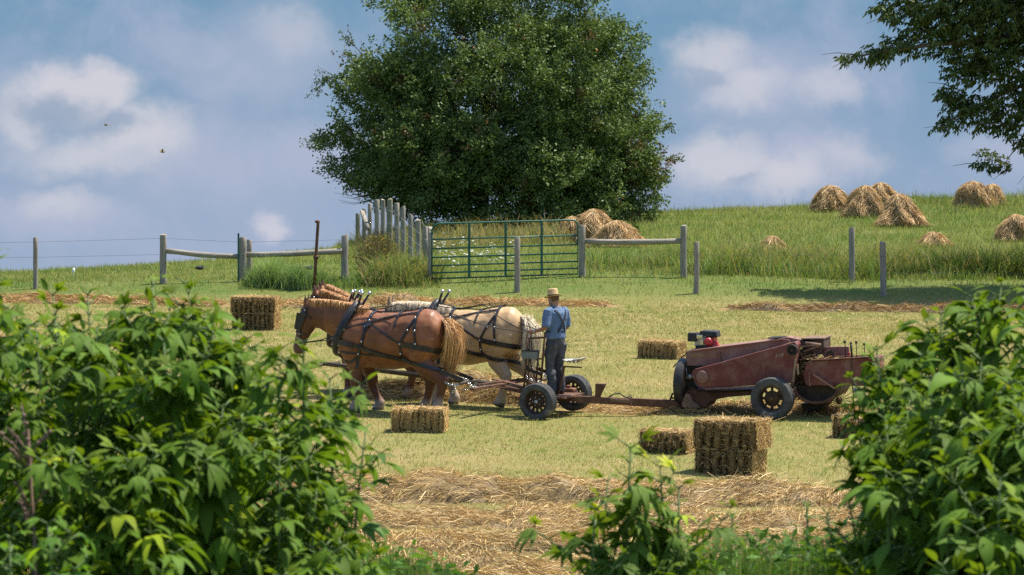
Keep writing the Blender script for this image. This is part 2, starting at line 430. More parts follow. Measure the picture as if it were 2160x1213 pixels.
def build_rows():
    names = [('cut hay raked into a long thick swath across the near field', 'cut hay'), ('thin layer of cut hay scattered in front of the thick near swath', 'cut hay'),
             ('rough band of cut hay towards the bottom of the picture', 'cut hay'), ('nearest cut hay, half covered by the roadside weeds', 'cut hay'),
             ('heaped cut hay on the ground behind the horses and cart', 'cut hay'), ('low line of cut hay lying under the drawbar and the baler', 'cut hay'),
             ('dried mowings along the field edge by the wire fence on the left', 'cut hay'), ('dried mowings on the bank behind the heads of the horses', 'cut hay'),
             ('dried mowings along the bank behind the straw hat', 'cut hay'), ('dark patchy mowings along the bank behind the baler', 'cut hay')]
    for q, (line, hw, ht) in enumerate(ROWS):
        L = np.r_[0, np.cumsum(np.linalg.norm(np.diff(line, axis=0), axis=1))]
        nl = int(L[-1]/.09)+2; ss = np.linspace(0, L[-1], nl); tt = np.linspace(-1.25, 1.25, 25)
        cx = np.interp(ss, L, line[:, 0]); cy = np.interp(ss, L, line[:, 1])
        dx = np.gradient(cx); dy = np.gradient(cy); nn = np.hypot(dx, dy); nx_, ny_ = -dy/nn, dx/nn
        X = cx[:, None]+nx_[:, None]*tt[None]*hw; Y = cy[:, None]+ny_[:, None]*tt[None]*hw
        Hh = row_height(X, Y, line, hw, ht)
        Z = gz(X, Y)+Hh-.03+((vn(X, Y, 7, 3)-.5)*.05+(vn(X, Y, 2.6, 13)-.5)*.13)*(Hh > .02)
        V = np.stack([X, Y, Z], -1).reshape(-1, 3); a, b = X.shape
        i = (np.arange(a-1)[:, None]*b+np.arange(b-1)[None]).ravel(); Fc = np.stack([i, i+1, i+b+1, i+b], 1)
        # only the part near the picture needs dense stalks
        near = line[0, 1] < 60
        dens = 780 if near else 420
        area = L[-1]*2.2*hw; n = int(dens*area*(.8 if q in (1,) else 1))
        s = rng.random(n)*L[-1]; t = rng.uniform(-1.12, 1.12, n)*hw
        x = np.interp(s, L, line[:, 0])+np.interp(s, ss, nx_)*t; y = np.interp(s, L, line[:, 1])+np.interp(s, ss, ny_)*t
        keep = hay_amount(x, y) > rng.random(n)*.9
        inpic = np.abs(x/np.maximum(y, 1)) < .23
        keep &= inpic; x = x[keep]; y = y[keep]; n = len(x)
        h = row_height(x, y, line, hw, ht); z = gz(x, y)+np.maximum(h*rng.uniform(.65, 1.1, n)+(vn(x, y, 2.6, 13)-.5)*.13*(h > .02), 0)+.005
        ln = rng.uniform(.15, .50, n)*(1.0 if near else 1.1); ln[rng.random(n) < .04] *= 1.8; az = (fbm(x, y, 1.1, 83, 2)-.5)*5.0+rng.normal(0, .42, n)+np.where(rng.random(n) < .5, 0, PI)
        pit = rng.normal(.05, .22, n)+(rng.random(n) < .06)*rng.uniform(.2, .9, n)
        D = np.stack([np.cos(az)*np.cos(pit), np.sin(az)*np.cos(pit), np.sin(pit)], 1)*ln[:, None]
        A = np.stack([x, y, z], 1)-D*.4; B = A+D
        gA = gz(A[:, 0], A[:, 1]); gB = gz(B[:, 0], B[:, 1]); A[:, 2] = np.maximum(A[:, 2], gA+.005); B[:, 2] = np.maximum(B[:, 2], gB+.01)
        mid = rng.normal(0, .03, (n, 3)); mid[:, 2] += .02
        pal = STRAW if near else STRAW*np.array([.92, .84, .76])
        if q == 9: pal = STRAW*np.array([.60, .52, .46])
        cc = straw_cols(n, pal, .25)
        bright = rng.random(n) < .07; cc[bright] = cc[bright]*1.35
        me = strand_mesh('cut_hay', A, B, rng.uniform(.004, .010, n)*(1 if near else 1.5), cc, mid)
        nv = len(me.vertices)
        # join the mound sheet and the stalks in one mesh
        bm_v = np.concatenate([mesh_co(me), V]); 
        f1 = np.empty(len(me.loops), dtype=np.int32); me.loops.foreach_get('vertex_index', f1); f1 = f1.reshape(-1, 4)
        base = (STRAW[1]*.62 if q != 9 else STRAW[1]*.4)*np.ones((len(V), 1)).repeat(3, 1)*((.45+.5*fbm(V[:, 0], V[:, 1], 3.0, 8))*(.45+1.1*vn(V[:, 0], V[:, 1], 23, 4)))[:, None]
        colall = np.concatenate([np.repeat(cc[:, None], 6, 1).reshape(-1, 3), base])
        # sheet only where there is hay
        hv = hay_amount(V[:, 0], V[:, 1]); kf = hv[Fc].max(1) > .02
        me2 = np_mesh('cut_hay', bm_v, np.concatenate([f1, Fc[kf]+nv]), colall)
        bpy.data.meshes.remove(me)
        o = link('cut_hay', me2, MAT['straw'], smooth=False)
        tag(o, names[q][0], names[q][1], 'swaths of cut hay', 'stuff')

def blade_mesh(name, x, y, h, w, lean, colr, bend=True, tipcol=None, z=None):
    n = len(x); z = gz(x, y)-.01 if z is None else z
    az = rng.uniform(0, 2*PI, n); a2 = rng.uniform(0, 2*PI, n)
    S = np.stack([np.cos(a2), np.sin(a2), np.zeros(n)], 1)*(np.asarray(w)/2).reshape(-1, 1)
    base = np.stack([x, y, z], 1); d = np.stack([np.cos(az), np.sin(az), np.zeros(n)], 1)*(lean*h)[:, None]
    up = np.zeros((n, 3)); up[:, 2] = h
    c = np.asarray(colr).reshape(n, 3); tc = c*1.12 if tipcol is None else tipcol
    if bend:
        mid = base+up*.6+d*.35; tip = base+up*np.sqrt(np.clip(1-(lean*.6)**2, .2, 1))[:, None]+d
        V = np.stack([base-S, base+S, mid-S*.75, mid+S*.75, tip], 1).reshape(-1, 3)
        i = np.arange(n)[:, None]*5
        Fc = np.concatenate([i+np.array([[0, 1, 3]]), i+np.array([[0, 3, 2]]), i+np.array([[2, 3, 4]])], 0)
        C = np.stack([c*.8, c*.8, c, c, tc], 1).reshape(-1, 3)
    else:
        tip = base+up+d; V = np.stack([base-S, base+S, tip], 1).reshape(-1, 3)
        Fc = np.arange(n)[:, None]*3+np.array([[0, 1, 2]]); C = np.stack([c*.85, c*.85, tc], 1).reshape(-1, 3)
    return np_mesh(name, V, Fc, C)
def scatter(n, y0, y1, pxa, pxb, ypow=1.0):
    """points in a wedge of ground, roughly even per square metre"""
    yy = np.sqrt(rng.uniform(y0*y0, y1*y1, n)); px = rng.uniform(pxa, pxb, n)
    return (px-CX)*yy/F, yy, px
def build_grass():
    # --- field stubble
    n = 400000; x, y, px = scatter(n, 32, 74.5, -350, 2510)
    patch = .55*fbm(x, y, .55, 40)+.45*fbm(x*.07, y, .75, 47); fine = fbm(x, y, 3.0, 44)
    hay = hay_amount(x, y)
    keep = rng.random(n) > hay*.93; x, y, patch, fine, px = (q[keep] for q in (x, y, patch, fine, px)); n = len(x)
    green = sstep(patch*.66+fine*.34+rng.normal(0, .07, n), .44, .58)[:, None]
    c = (1-green)*np.array([[.335, .285, .112]])+green*np.array([[.165, .235, .05]])
    dryb = rng.random(n) < .17; c[dryb] = np.array([.46, .37, .18])
    c *= (1+rng.normal(0, .17, (n, 1))).clip(.5, 1.6)
    h = rng.uniform(.025, .065, n)*(.7+.9*fine); h *= 1+ (rng.random(n) < .02)*1.3
    me = blade_mesh('field_grass', x, y, h, rng.uniform(.006, .014, n)*(y/45)**.6, rng.uniform(.1, 1.3, n), c, bend=False)
    tag(link('field_grass', me, MAT['grass'], smooth=False), 'short mown grass and stubble covering the hay field', 'grass', kind='stuff')
    # --- loose bits of hay lying on the field
    n = 7000; x, y, px = scatter(n, 33, 74, -60, 2220); keep = fbm(x, y, .4, 61) > .42+rng.random(n)*.2; x = x[keep]; y = y[keep]; n = len(x)
    az = rng.uniform(0, 2*PI, n); ln = rng.uniform(.06, .24, n)
    A = np.stack([x, y, gz(x, y)+rng.uniform(.02, .06, n)], 1); D = np.stack([np.cos(az)*ln, np.sin(az)*ln, rng.normal(.01, .04, n)], 1); B = A+D
    B[:, 2] = np.maximum(B[:, 2], gz(B[:, 0], B[:, 1])+.015)
    me = strand_mesh('loose_straw', A, B, rng.uniform(.006, .011, n), straw_cols(n, STRAW*.95))
    tag(link('loose_straw', me, MAT['straw'], smooth=False), 'loose stalks of hay strewn over the mown field', 'straw', kind='stuff')
    # --- hill pasture
    n = 250000; x, y, px = scatter(n, 74.6, 133, -400, 2560)
    yc = np.interp(px, YC_PX, YC); keep = y < yc+3; x, y, px, yc = x[keep], y[keep], px[keep], yc[keep]; n = len(x)
    patch = fbm(x, y, .28, 50); fine = fbm(x, y, 1.4, 54)
    lowband = 1-sstep(y, 75.5, 79)
    g = sstep(patch*.6+fine*.4+rng.normal(0, .08, n), .38, .62)[:, None]
    c = g*np.array([[.19, .265, .065]])+(1-g)*np.array([[.33, .34, .115]])
    seed = rng.random(n) < .10; c[seed] = np.array([.40, .34, .16])
    c *= (1+rng.normal(0, .16, (n, 1))).clip(.5, 1.5)
    h = rng.uniform(.09, .26, n)*(.5+.9*fine)*(1-.55*lowband)
    h *= 1+.5*(np.abs(y-yc) < 5)*(rng.random(n) < .15)
    left = px < 760; h[left] *= .72
    me = blade_mesh('hill_grass', x, y, h, rng.uniform(.014, .03, n), rng.uniform(.1, .8, n), c, bend=False)
    tag(link('hill_grass', me, MAT['grass'], smooth=False), 'green pasture grass covering the hill up to the skyline', 'grass', kind='stuff')
    # --- rank growth along the fence line
    parts = []
    def rank(n, y0, y1, a, b, hmin, hmax, cols, dry=.15):
        x, y, px = scatter(n, y0, y1, a, b)
        m = fbm(x, y, .7, 71)*.6+fbm(x, y, .22, 72)*.4; keep = (m > .40+rng.normal(0, .05, n)) & (rng.random(n) < 1.2*sstep(y, y0, y0+1.5)+.08); x, y, m = x[keep], y[keep], m[keep]; n = len(x)
        c = np.array(cols)[rng.integers(0, len(cols), n)]*(.7+.6*fbm(x, y, 1.1, 77))[:, None]
        d = rng.random(n) < dry; c[d] = np.array([.36, .29, .14])*rng.uniform(.7, 1.15, (d.sum(), 1))
        h = rng.uniform(hmin, hmax, n)*(.1+1.6*sstep(m, .38, .72))*rng.uniform(.6, 1.1, n)
        parts.append((x, y, h, rng.uniform(.012, .03, n), rng.uniform(.2, 1.1, n), c))
    GR = [[.15, .235, .055], [.18, .26, .07], [.11, .18, .042], [.24, .28, .09]]
    rank(30000, 78.2, 86, 1240, 2260, .2, .72, GR, .14)
    rank(11000, 79, 90, 1500, 2260, .3, .8, [[.30, .29, .12], [.24, .25, .09], [.15, .19, .06]], .4)
    rank(5000, 76.8, 79.5, 760, 930, .3, .8, GR, .3)
    rank(5000, 76.2, 79.5, 500, 760, .2, .55, [[.15, .24, .07], [.19, .27, .10], [.12, .19, .05]], .05)
    def clump(n, px, y, wpx, h, cols):
        p = px+rng.normal(0, wpx/2.4, n); yy = y+rng.normal(0, .22, n); x = (p-CX)*yy/F; c = np.array(cols)[rng.integers(0, len(cols), n)]*rng.uniform(.75, 1.2, (n, 1))
        parts.append((x, yy, rng.uniform(.35, 1.0, n)*h*np.exp(-((p-px)/wpx)**2), rng.uniform(.010, .024, n), rng.uniform(.15, .85, n), c))
    clump(1500, 572, 77.2, 46, .98, [[.24, .36, .13], [.19, .29, .09], [.30, .40, .17]]); clump(1700, 622, 76.9, 42, .80, [[.17, .28, .10], [.14, .24, .08], [.25, .34, .15]]); clump(700, 540, 77.4, 30, .6, [[.15, .24, .07], [.2, .28, .1]]); clump(800, 670, 77.2, 34, .6, [[.13, .22, .07], [.17, .26, .09]])
    rank(4000, 95, 104, 860, 1340, .3, .7, [[.20, .20, .08], [.12, .16, .05], [.3, .26, .13]], .4)
    rank(5000, 92, 114, 700, 900, .25, .6, GR, .35)
    rank(2500, 116, 131, 1880, 2240, .2, .5, [[.14, .21, .05], [.17, .23, .065]], .1)
    rank(6000, 79, 80.5, 1850, 2240, .3, .85, [[.06, .11, .028], [.05, .09, .022]], .1)
    cat_ = [np.concatenate([p[i] for p in parts]) for i in range(6)]
    me = blade_mesh('fence_line_grass', *cat_)
    tag(link('fence_line_grass', me, MAT['grass'], smooth=False), 'tall rank grass and weeds growing along the fence line', 'tall grass', kind='stuff')
    # --- seed heads / stalks against the sky
    n = 900; px = rng.uniform(1180, 2200, n); yc = np.interp(px, YC_PX, YC); y = yc-rng.uniform(-1, 6, n); x = (px-CX)*y/F
    c = np.array([[.30, .27, .13]])*rng.uniform(.6, 1.2, (n, 1))
    me = blade_mesh('seed_stalks', x, y, rng.uniform(.15, .5, n), rng.uniform(.006, .013, n), rng.uniform(.05, .5, n), c)
    tag(link('seed_stalks', me, MAT['straw'], smooth=False), 'dry seed stalks standing along the crest of the hill', 'tall grass', kind='stuff')
    # --- white umbels behind the gate
    mb = []; 
    n = 150; px = rng.uniform(920, 1090, n); y = rng.uniform(79.5, 92, n); k = fbm((px-CX)*y/F, y, .5, 90)+rng.normal(0, .1, n)-(px-960)/900 > .28
    px, y = px[k], y[k]; px = np.r_[px, rng.uniform(900, 1010, 14)]; y = np.r_[y, rng.uniform(93, 99, 14)]
    f = MB()
    for p, yy in zip(px, y):
        b = G(p, yy); hh = random.uniform(.25, .5); top = b+Vector((random.uniform(-.08, .08), random.uniform(-.08, .08), hh)); r = random.uniform(.022, .055)
        f.lathe([(r*.3, -.02), (r, 0), (r*.8, .018), (.005, .022)], 8, Matrix.Translation(top) @ Matrix.Rotation(random.uniform(-.4, .4), 4, 'X'))
    tag(f.build('white_flowers', noise_mat('umbel_white', (.42, .44, .32), (.56, .57, .46), 30, .9)), 'white flat-topped wild flowers in the grass behind the gate', 'flowers', kind='stuff')
build_ground(); build_rows(); build_grass()
# ------------------------------------------------------------------ trees
BARK = noise_mat('bark', (.10, .08, .06), (.19, .16, .13), 12, .95, .8, stretch=(1, 1, .25))
def leaf_cloud(name, Pos, Dir, size, colr, wid=.5, droop=0.0):
    """folded leaf: 4 corners + midrib, two quads. Pos base, Dir unit axis"""
    n = len(Pos); R = rng.normal(size=(n, 3)); S = np.cross(Dir, R); S /= np.linalg.norm(S, axis=1, keepdims=True)+1e-9
    N = np.cross(S, Dir); L = np.asarray(size).reshape(-1, 1); w = L*wid/2
    a = Pos; tip = Pos+Dir*L; tip[:, 2] -= droop*L[:, 0]; mid = Pos+Dir*L*.5
    fold = N*w*rng.uniform(-.1, .5, (n, 1))
    V = np.stack([a, mid-S*w+fold, tip, mid+S*w+fold], 1).reshape(-1, 3)
    i = np.arange(n)[:, None]*4; Fc = np.concatenate([i+np.array([[0, 1, 2]]), i+np.array([[0, 2, 3]])], 0)
    return np_mesh(name, V, Fc, np.repeat(colr[:, None], 4, 1).reshape(-1, 3))
def unit(v): return v/(np.linalg.norm(v, axis=-1, keepdims=True)+1e-9)
def lump(d, seed, k=2.2):
    return (vn(d[:, 0]*k+d[:, 2]*1.7*k, d[:, 1]*k-d[:, 2]*.9*k, 1, seed)+.6*vn(d[:, 0]*k*2.3-d[:, 2]*k, d[:, 1]*k*2.3+d[:, 2]*k*2, 1, seed+4))/1.6
def limbs(mb, base, tops, r0, sub=4):
    for t in tops:
        b = Vector(base); t = Vector(t); pts = []; k = 7
        for i in range(k):
            f = i/(k-1); p = b.lerp(t, f)
            p += Vector((random.uniform(-.12, .12), random.uniform(-.12, .12), 0))*math.sin(PI*f)*(t-b).length*.25; p.z += math.sin(PI*f)*.1*(t-b).length
            pts.append(p)
        mb.tube(pts, [r0*(1-.85*i/(k-1)) for i in range(k)], 7)
        for s in range(sub):
            i = random.randint(2, k-2); q = pts[i]; e = q+Vector((random.uniform(-1, 1), random.uniform(-1, 1), random.uniform(-.1, 1))).normalized()*random.uniform(.8, 2.2)
            m = q.lerp(e, .5)+Vector((0, 0, .15)); mb.tube([q, m, e], [r0*.3, r0*.18, r0*.05], 5)

def apple_tree():
    y0 = 114.0; base = G(1015, y0, -.1); s = y0/F
    root = empty('apple_tree', base); tag(root, 'large dark round apple tree with small red fruit on the hill', 'tree')
    zc = CAMZ-(262-CY)*s; cz = zc-base.z; rx = 326*s; cx = (1046-1015)*s; up = 378*s; dn = 190*s
    # --- boughs: clumps of shoots through the outer part of the crown
    nb = 230; bd = unit(rng.normal(size=(nb, 3))); bd[:, 1] = np.where((bd[:, 1] > .1) & (rng.random(nb) < .6), -bd[:, 1], bd[:, 1])
    brad = np.where(rng.random(nb) < .8, rng.uniform(.78, .97, nb), rng.uniform(.5, .8, nb))*(.84+.30*lump(bd, 5))
    per = 24; which = np.repeat(np.arange(nb), per); n = nb*per+1500
    shape = np.array([rx, rx*.95, 1.0])
    def warp_(d, k):
        c = np.stack([d[:, 0]*rx*k, d[:, 1]*rx*.95*k, np.where(d[:, 2] > 0, d[:, 2]*up, d[:, 2]*dn)*k], 1)
        f = np.clip(-c[:, 2]/dn, 0, 1); q = 1+.78*f**2+.8*f**8; c[:, 0] *= q; c[:, 1] *= q; c[:, 0] += cx; c[:, 2] += cz; return c
    bc_ = warp_(bd, brad); bs = rng.uniform(.5, 1.05, nb)
    off = unit(rng.normal(size=(nb*per, 3)))*(rng.random((nb*per, 1))**.4)*bs[which][:, None]*np.array([1, 1, .72])
    c1 = bc_[which]+off; d1 = unit(unit(off)*.8+bd[which]*.7)
    d2 = unit(rng.normal(size=(1500, 3))); d2[:, 1] = -np.abs(d2[:, 1]); c2 = warp_(d2, rng.uniform(.35, .82, 1500))
    nl_ = 46; aa = rng.uniform(PI, 2*PI, nl_); rr_ = rng.uniform(.55, 1.0, nl_)
    lowc = np.stack([cx+np.cos(aa)*rr_*330*s+.1, np.sin(aa)*rr_*300*s, rng.uniform(.35, 2.5, nl_)], 1); wl = np.repeat(np.arange(nl_), 30); n += nl_*30
    o3 = unit(rng.normal(size=(nl_*30, 3)))*(rng.random((nl_*30, 1))**.4)*.75*np.array([1, 1, .8]); c3 = lowc[wl]+o3; d3 = unit(o3)
    c = np.concatenate([c1, c2, c3]); d = np.concatenate([d1, d2, d3])
    zmin = .12+.38*np.maximum(0, -(c[:, 0]-cx)-2.6)**1.1+.10*np.maximum(0, (c[:, 0]-cx)-5.4)**1.3
    keep = c[:, 2] > zmin+rng.normal(0, .12, n)
    c = c[keep]; d = d[keep]; n = len(c)
    sd = unit(d*np.array([1, 1, .55])+np.array([0, 0, .50])+rng.normal(0, .42, (n, 3)))
    drp = (c[:, 2] < 1.2)[:, None]; sd = np.where(drp, unit(sd+np.array([0, 0, -.75])), sd)
    L = rng.uniform(.38, .95, n)
    nl = 40; t = rng.random((n, nl)); spread = .17*(1-.6*t)
    pos = c[:, None]+sd[:, None]*(t*L[:, None])[..., None]+rng.normal(size=(n, nl, 3))*spread[..., None]
    ld = unit(sd[:, None]*.7+rng.normal(0, .75, (n, nl, 3))+np.array([0, 0, -.1]))
    tone = rng.random(n)[:, None]; tone2 = fbm(c[:, 0], c[:, 2], .6, 33)[:, None]
    colr = (.094, .142, .038)+ (tone*.55+tone2*.6)[..., None]*np.array([.050, .062, .022])
    colr = np.repeat(colr, nl, 1) if colr.shape[1] == 1 else colr
    colr = colr*(1+rng.normal(0, .2, (n, nl, 1))).clip(.5, 1.7)
    brown = (rng.random(n) < .02)|((c[:, 0]-cx > 4.6) & (np.abs(c[:, 2]-2.6) < .9) & (rng.random(n) < .12)); colr[brown] = np.array([.11, .075, .035])
    me = leaf_cloud('crown', pos.reshape(-1, 3), ld.reshape(-1, 3), rng.uniform(.095, .165, n*nl), colr.reshape(-1, 3), .58, .1)
    link('crown', me, MAT['treeleaf'], root, smooth=False)
    # --- a few long shoots that leave the outline
    out = []
    for px, py, dx, dz, ln in [(745, 95, -.5, .8, .9), (715, 165, -.9, .1, 1.1), (690, 160, -.5, -.7, 1.0), (705, 285, -.95, .1, .7), (715, 335, -1, .05, .8), (1400, 270, .8, .4, .5), (1405, 335, 1, .1, .7), (1330, 415, .4, -.8, .8), (1375, 395, .5, -.7, .6), (765, 385, -.8, -.3, .9), (1250, 10, .5, .6, .8)]:
        for q in range(4):
            b = P(px, py, y0-random.uniform(-1.2, .8))-base; out.append((b, unit(np.array([dx, random.uniform(-.4, .2), dz])+rng.normal(0, .16, 3)), ln*random.uniform(.6, 1.1)))
    pos = []; ld = []
    for b, dd, ln in out:
        m = 30; t = rng.random(m)*ln; pos.append(np.array(b)+dd*t[:, None]+np.array([0, 0, -.25])*(t[:, None]**2)+rng.normal(0, .05, (m, 3))); ld.append(unit(dd*.5+rng.normal(0, .5, (m, 3))+np.array([0, 0, -.45])))
    pos = np.concatenate(pos); ld = np.concatenate(ld)
    me = leaf_cloud('shoots', pos, ld, rng.uniform(.09, .15, len(pos)), np.array([.085, .125, .035])*rng.uniform(.7, 1.3, (len(pos), 1)), .45, .1)
    link('shoots', me, MAT['treeleaf'], root, smooth=False)
    mb = MB(); mb.tube([(0, 0, -.3), (0, 0, .3), (.1, 0, 1.2), (.15, 0, 1.9)], [.36, .28, .24, .26], 12); mb.build('trunk', BARK, root, True)
    mb = MB(); limbs(mb, (.12, 0, 1.6), [(cx+rx*.62*math.cos(a), rx*.6*math.sin(a), cz+random.uniform(-.8, 2.8)) for a in [i*.78 for i in range(8)]], .16)
    for b, dd, ln in out: mb.tube([Vector((.12, 0, 1.6)), Vector((.12, 0, 1.6)).lerp(b, .5)+Vector((0, 0, .3)), b, b+Vector(dd)*ln*.9], [.05, .03, .018, .006], 4)
    for k in range(26):   # bare twigs under the left edge
        b = P(random.uniform(770, 830), random.uniform(395, 425), y0-1)-base; e = b+Vector((random.uniform(-1.3, -.5), random.uniform(-.3, .3), random.uniform(-.1, .25)))
        mb.tube([Vector((.12, 0, 1.6)), Vector((.12, 0, 1.6)).lerp(b, .5)+Vector((0, 0, .4)), b, b.lerp(e, .5)+Vector((0, 0, -.12)), e], [.05, .03, .018, .012, .006], 4)
    mb.build('limb', BARK, root, True)
    am = noise_mat('apple_skin', (.45, .07, .04), (.55, .30, .08), 9, .4, spec=.5)
    proto = None
    for k in range(34):
        a = rng.normal(size=3); a = unit(a); a[1] = -abs(a[1])-.35; a = unit(a); kk = .93
        p = Vector((cx+a[0]*rx*kk, a[1]*rx*.95*kk, cz+(a[2]*up if a[2] > 0 else a[2]*3.2)*kk))
        if proto is None:
            mb = MB(); mb.ball((0, 0, 0), .05, 6); proto = mb.build('apple', am, root, True); q = proto
        else:
            q = proto.copy(); COL.objects.link(q); q.parent = root
        q.location = p; q.scale = [random.uniform(.8, 1.25)]*3

def drooping_tree():
    y0 = 77.0; base = G(2470, y0, -.1); s = y0/F
    root = empty('ash_tree', base); tag(root, 'dark leafy tree reaching into the upper right corner with drooping sprays', 'tree')
    def W(px, py, dy=0): return P(px, py, y0+dy)-base
    blobs = [(2180, 20, 120, 90), (2090, 30, 110, 70), (2010, 20, 95, 50), (1930, 25, 70, 40), (1960, 80, 75, 30), (1890, 95, 60, 20), (1840, 112, 45, 14), (1800, 120, 22, 8), (2080, 95, 100, 45), (2150, 130, 90, 60), (2050, 150, 65, 30),
             (2010, 195, 32, 20), (2040, 215, 50, 24), (2010, 255, 34, 18), (2080, 235, 60, 28), (2150, 215, 70, 40), (2150, 270, 40, 14), (2110, 262, 35, 12), (1880, 15, 35, 25), (2090, 342, 26, 8), (2125, 350, 26, 8), (2200, 300, 50, 25),
             (2300, 60, 160, 130), (2440, 20, 170, 150), (2330, -160, 200, 160), (2150, -110, 170, 110), (2010, -70, 110, 60), (2560, -120, 190, 180), (2450, -310, 180, 120), (2260, 220, 110, 80), (2620, 90, 140, 110), (2420, 190, 130, 90), (2280, -290, 160, 110), (1900, -30, 50, 25)]
    pos = []; ld = []; cl = []; sz = []
    for bx, by, rx, ry in blobs:
        area = rx*ry*PI; infr = bx-rx < 2190 and by+ry > -20
        m = int(area/(78 if infr else 260))+4
        depth = min(2.6, max(.5, rx*s*1.0))
        for q in range(m):
            while True:
                a = rng.uniform(-1, 1, 3)
                if a@a <= 1: break
            c = np.array(W(bx+a[0]*rx, by+a[1]*ry, a[1]*0+a[2]*depth))
            ax = unit(np.array([-.55+rng.normal(0, .5), rng.normal(0, .6), -.35+rng.normal(0, .3)])); ln = rng.uniform(.22, .42); k = 9 if infr else 7
            side = unit(np.cross(ax, np.array([0, 0, 1.0])+rng.normal(0, .3, 3)))
            for i in range(k):
                t = (i//2+1)/(k/2+.5)*ln; sg = 1 if i % 2 else -1
                pos.append(c+ax*t+rng.normal(0, .012, 3)); ld.append(unit(ax*.55+side*sg*.75+np.array([0, 0, -.55])+rng.normal(0, .2, 3))); sz.append(rng.uniform(.11, .19) if infr else .3)
                cl.append(np.array([.066, .10, .026])*rng.uniform(.7, 1.5))
    for q in range(26):   # a pale fresh spray at the end of a low twig
        c = np.array(W(2066+q*2.2+rng.normal(0, 4), 316+q*1.0+rng.normal(0, 3), rng.normal(0, .12)))
        for i in range(5): pos.append(c+rng.normal(0, .04, 3)); ld.append(unit(rng.normal(0, .6, 3)+np.array([0, 0, -.1]))); sz.append(rng.uniform(.10, .16)); cl.append(np.array([.36, .40, .10])*rng.uniform(.8, 1.2))
    me = leaf_cloud('crown', np.array(pos), np.array(ld), np.array(sz), np.array(cl), .40, .12)
    link('crown', me, MAT['treeleaf'], root, smooth=False)
    mb = MB(); mb.tube([(0, 0, -.3), (0, 0, .5), (-.1, 0, 2.5), W(2445, 120), W(2430, -90), W(2440, -280)], [.55, .42, .36, .33, .24, .08], 12); mb.build('trunk', BARK, root, True)
    mb = MB()
    for pl, r in [([(2440, 60), (2330, 40), (2210, 60), (2080, 85), (1960, 95), (1870, 108), (1790, 122)], .13), ([(2440, 0), (2300, -20), (2160, -5), (2030, 10), (1900, 15)], .12), ([(2445, 110), (2300, 130), (2200, 160), (2100, 205), (2020, 245), (1990, 262)], .10),
                  ([(2445, 140), (2320, 200), (2230, 245), (2170, 265), (2110, 265)], .09), ([(2170, 265), (2150, 300), (2120, 345), (2080, 335)], .025), ([(2180, 330), (2150, 310), (2120, 283)], .015), ([(2150, 300), (2170, 360), (2145, 390)], .018), ([(2100, 265), (2085, 292), (2055, 262)], .012), ([(2440, -100), (2300, -180), (2150, -130)], .14), ([(2440, -150), (2560, -200)], .14), ([(2440, -60), (2600, 40)], .14),
                  ([(2160, 60), (2140, 30), (2148, 0), (2150, -40)], .16), ([(2080, 85), (2040, 140), (2015, 180)], .04)]:
        k = len(pl); mb.tube([W(a, b, random.uniform(-.3, .3)) for a, b in pl], [r*(1-.85*i/(k-1)) for i in range(k)], 6)
    for q in range(60):
        bx, by, rx, ry = random.choice(blobs[:22]); b = W(bx+random.uniform(-rx, rx), by+random.uniform(-ry, ry)*.8, random.uniform(-.5, .5)); e = b+Vector((random.uniform(-.9, .1), random.uniform(-.4, .4), random.uniform(-.4, .2)))
        mb.tube([b, b.lerp(e, .5)+Vector((0, 0, .05)), e], [.018, .012, .005], 4)
    mb.build('limb', BARK, root, True)
apple_tree(); drooping_tree()

def bush(px, y, w, h, cols, n, label, name='bush', dry=.3, leaf=(.05, .11)):
    base = G(px, y, -.05); root = empty(name, base); tag(root, label, 'bush')
    m = n; a = rng.uniform(0, 2*PI, m); rr = np.sqrt(rng.random(m)); hh = rng.random(m)
    prof = np.sqrt(np.clip(1-hh**2, 0, 1))
    x = np.cos(a)*rr*prof*w/2*(.7+.5*rng.random(m)); yv = np.sin(a)*rr*prof*w/2; z = hh*h*(.75+.35*vn(x, yv, 2, 5))
    pos = np.stack([x, yv, z], 1); dr = unit(np.stack([np.cos(a)*.5, np.sin(a)*.5, np.full(m, .5)], 1)+rng.normal(0, .6, (m, 3)))
    c = np.array(cols)[rng.integers(0, len(cols), m)]*rng.uniform(.7, 1.25, (m, 1))
    me = leaf_cloud('foliage', pos, dr, rng.uniform(*leaf, m), c, .4); link('foliage', me, MAT['leaf'], root, smooth=False)
    k = int(dry*m*.25)+20; a = rng.uniform(0, 2*PI, k); A = np.stack([np.cos(a)*rng.random(k)*w*.25, np.sin(a)*rng.random(k)*w*.25, np.zeros(k)], 1)
    B = A*rng.uniform(1.2, 2.2, (k, 1)); B[:, 2] = h*rng.uniform(.6, 1.18, k)
    me = strand_mesh('stems', A, B, rng.uniform(.01, .02, k), np.array([.34, .27, .13])*rng.uniform(.6, 1.2, (k, 1)), rng.normal(0, .05, (k, 3))); link('stems', me, MAT['straw'], root, smooth=False)
    return root
bush(800, 79.5, 1.75, 1.25, [[.20, .18, .07], [.15, .17, .05], [.11, .15, .04], [.30, .24, .12]], 2600, 'tall half-dry bush with pale stalks left of the row of posts', dry=1.2)
bush(872, 78.3, .55, .62, [[.08, .12, .035], [.10, .13, .05]], 500, 'small dark shrub at the hinge end of the green gate')
bush(1338, 97, .5, .75, [[.07, .13, .03], [.10, .16, .04]], 420, 'green climbing weed growing between the two lower hay stooks by the tree')
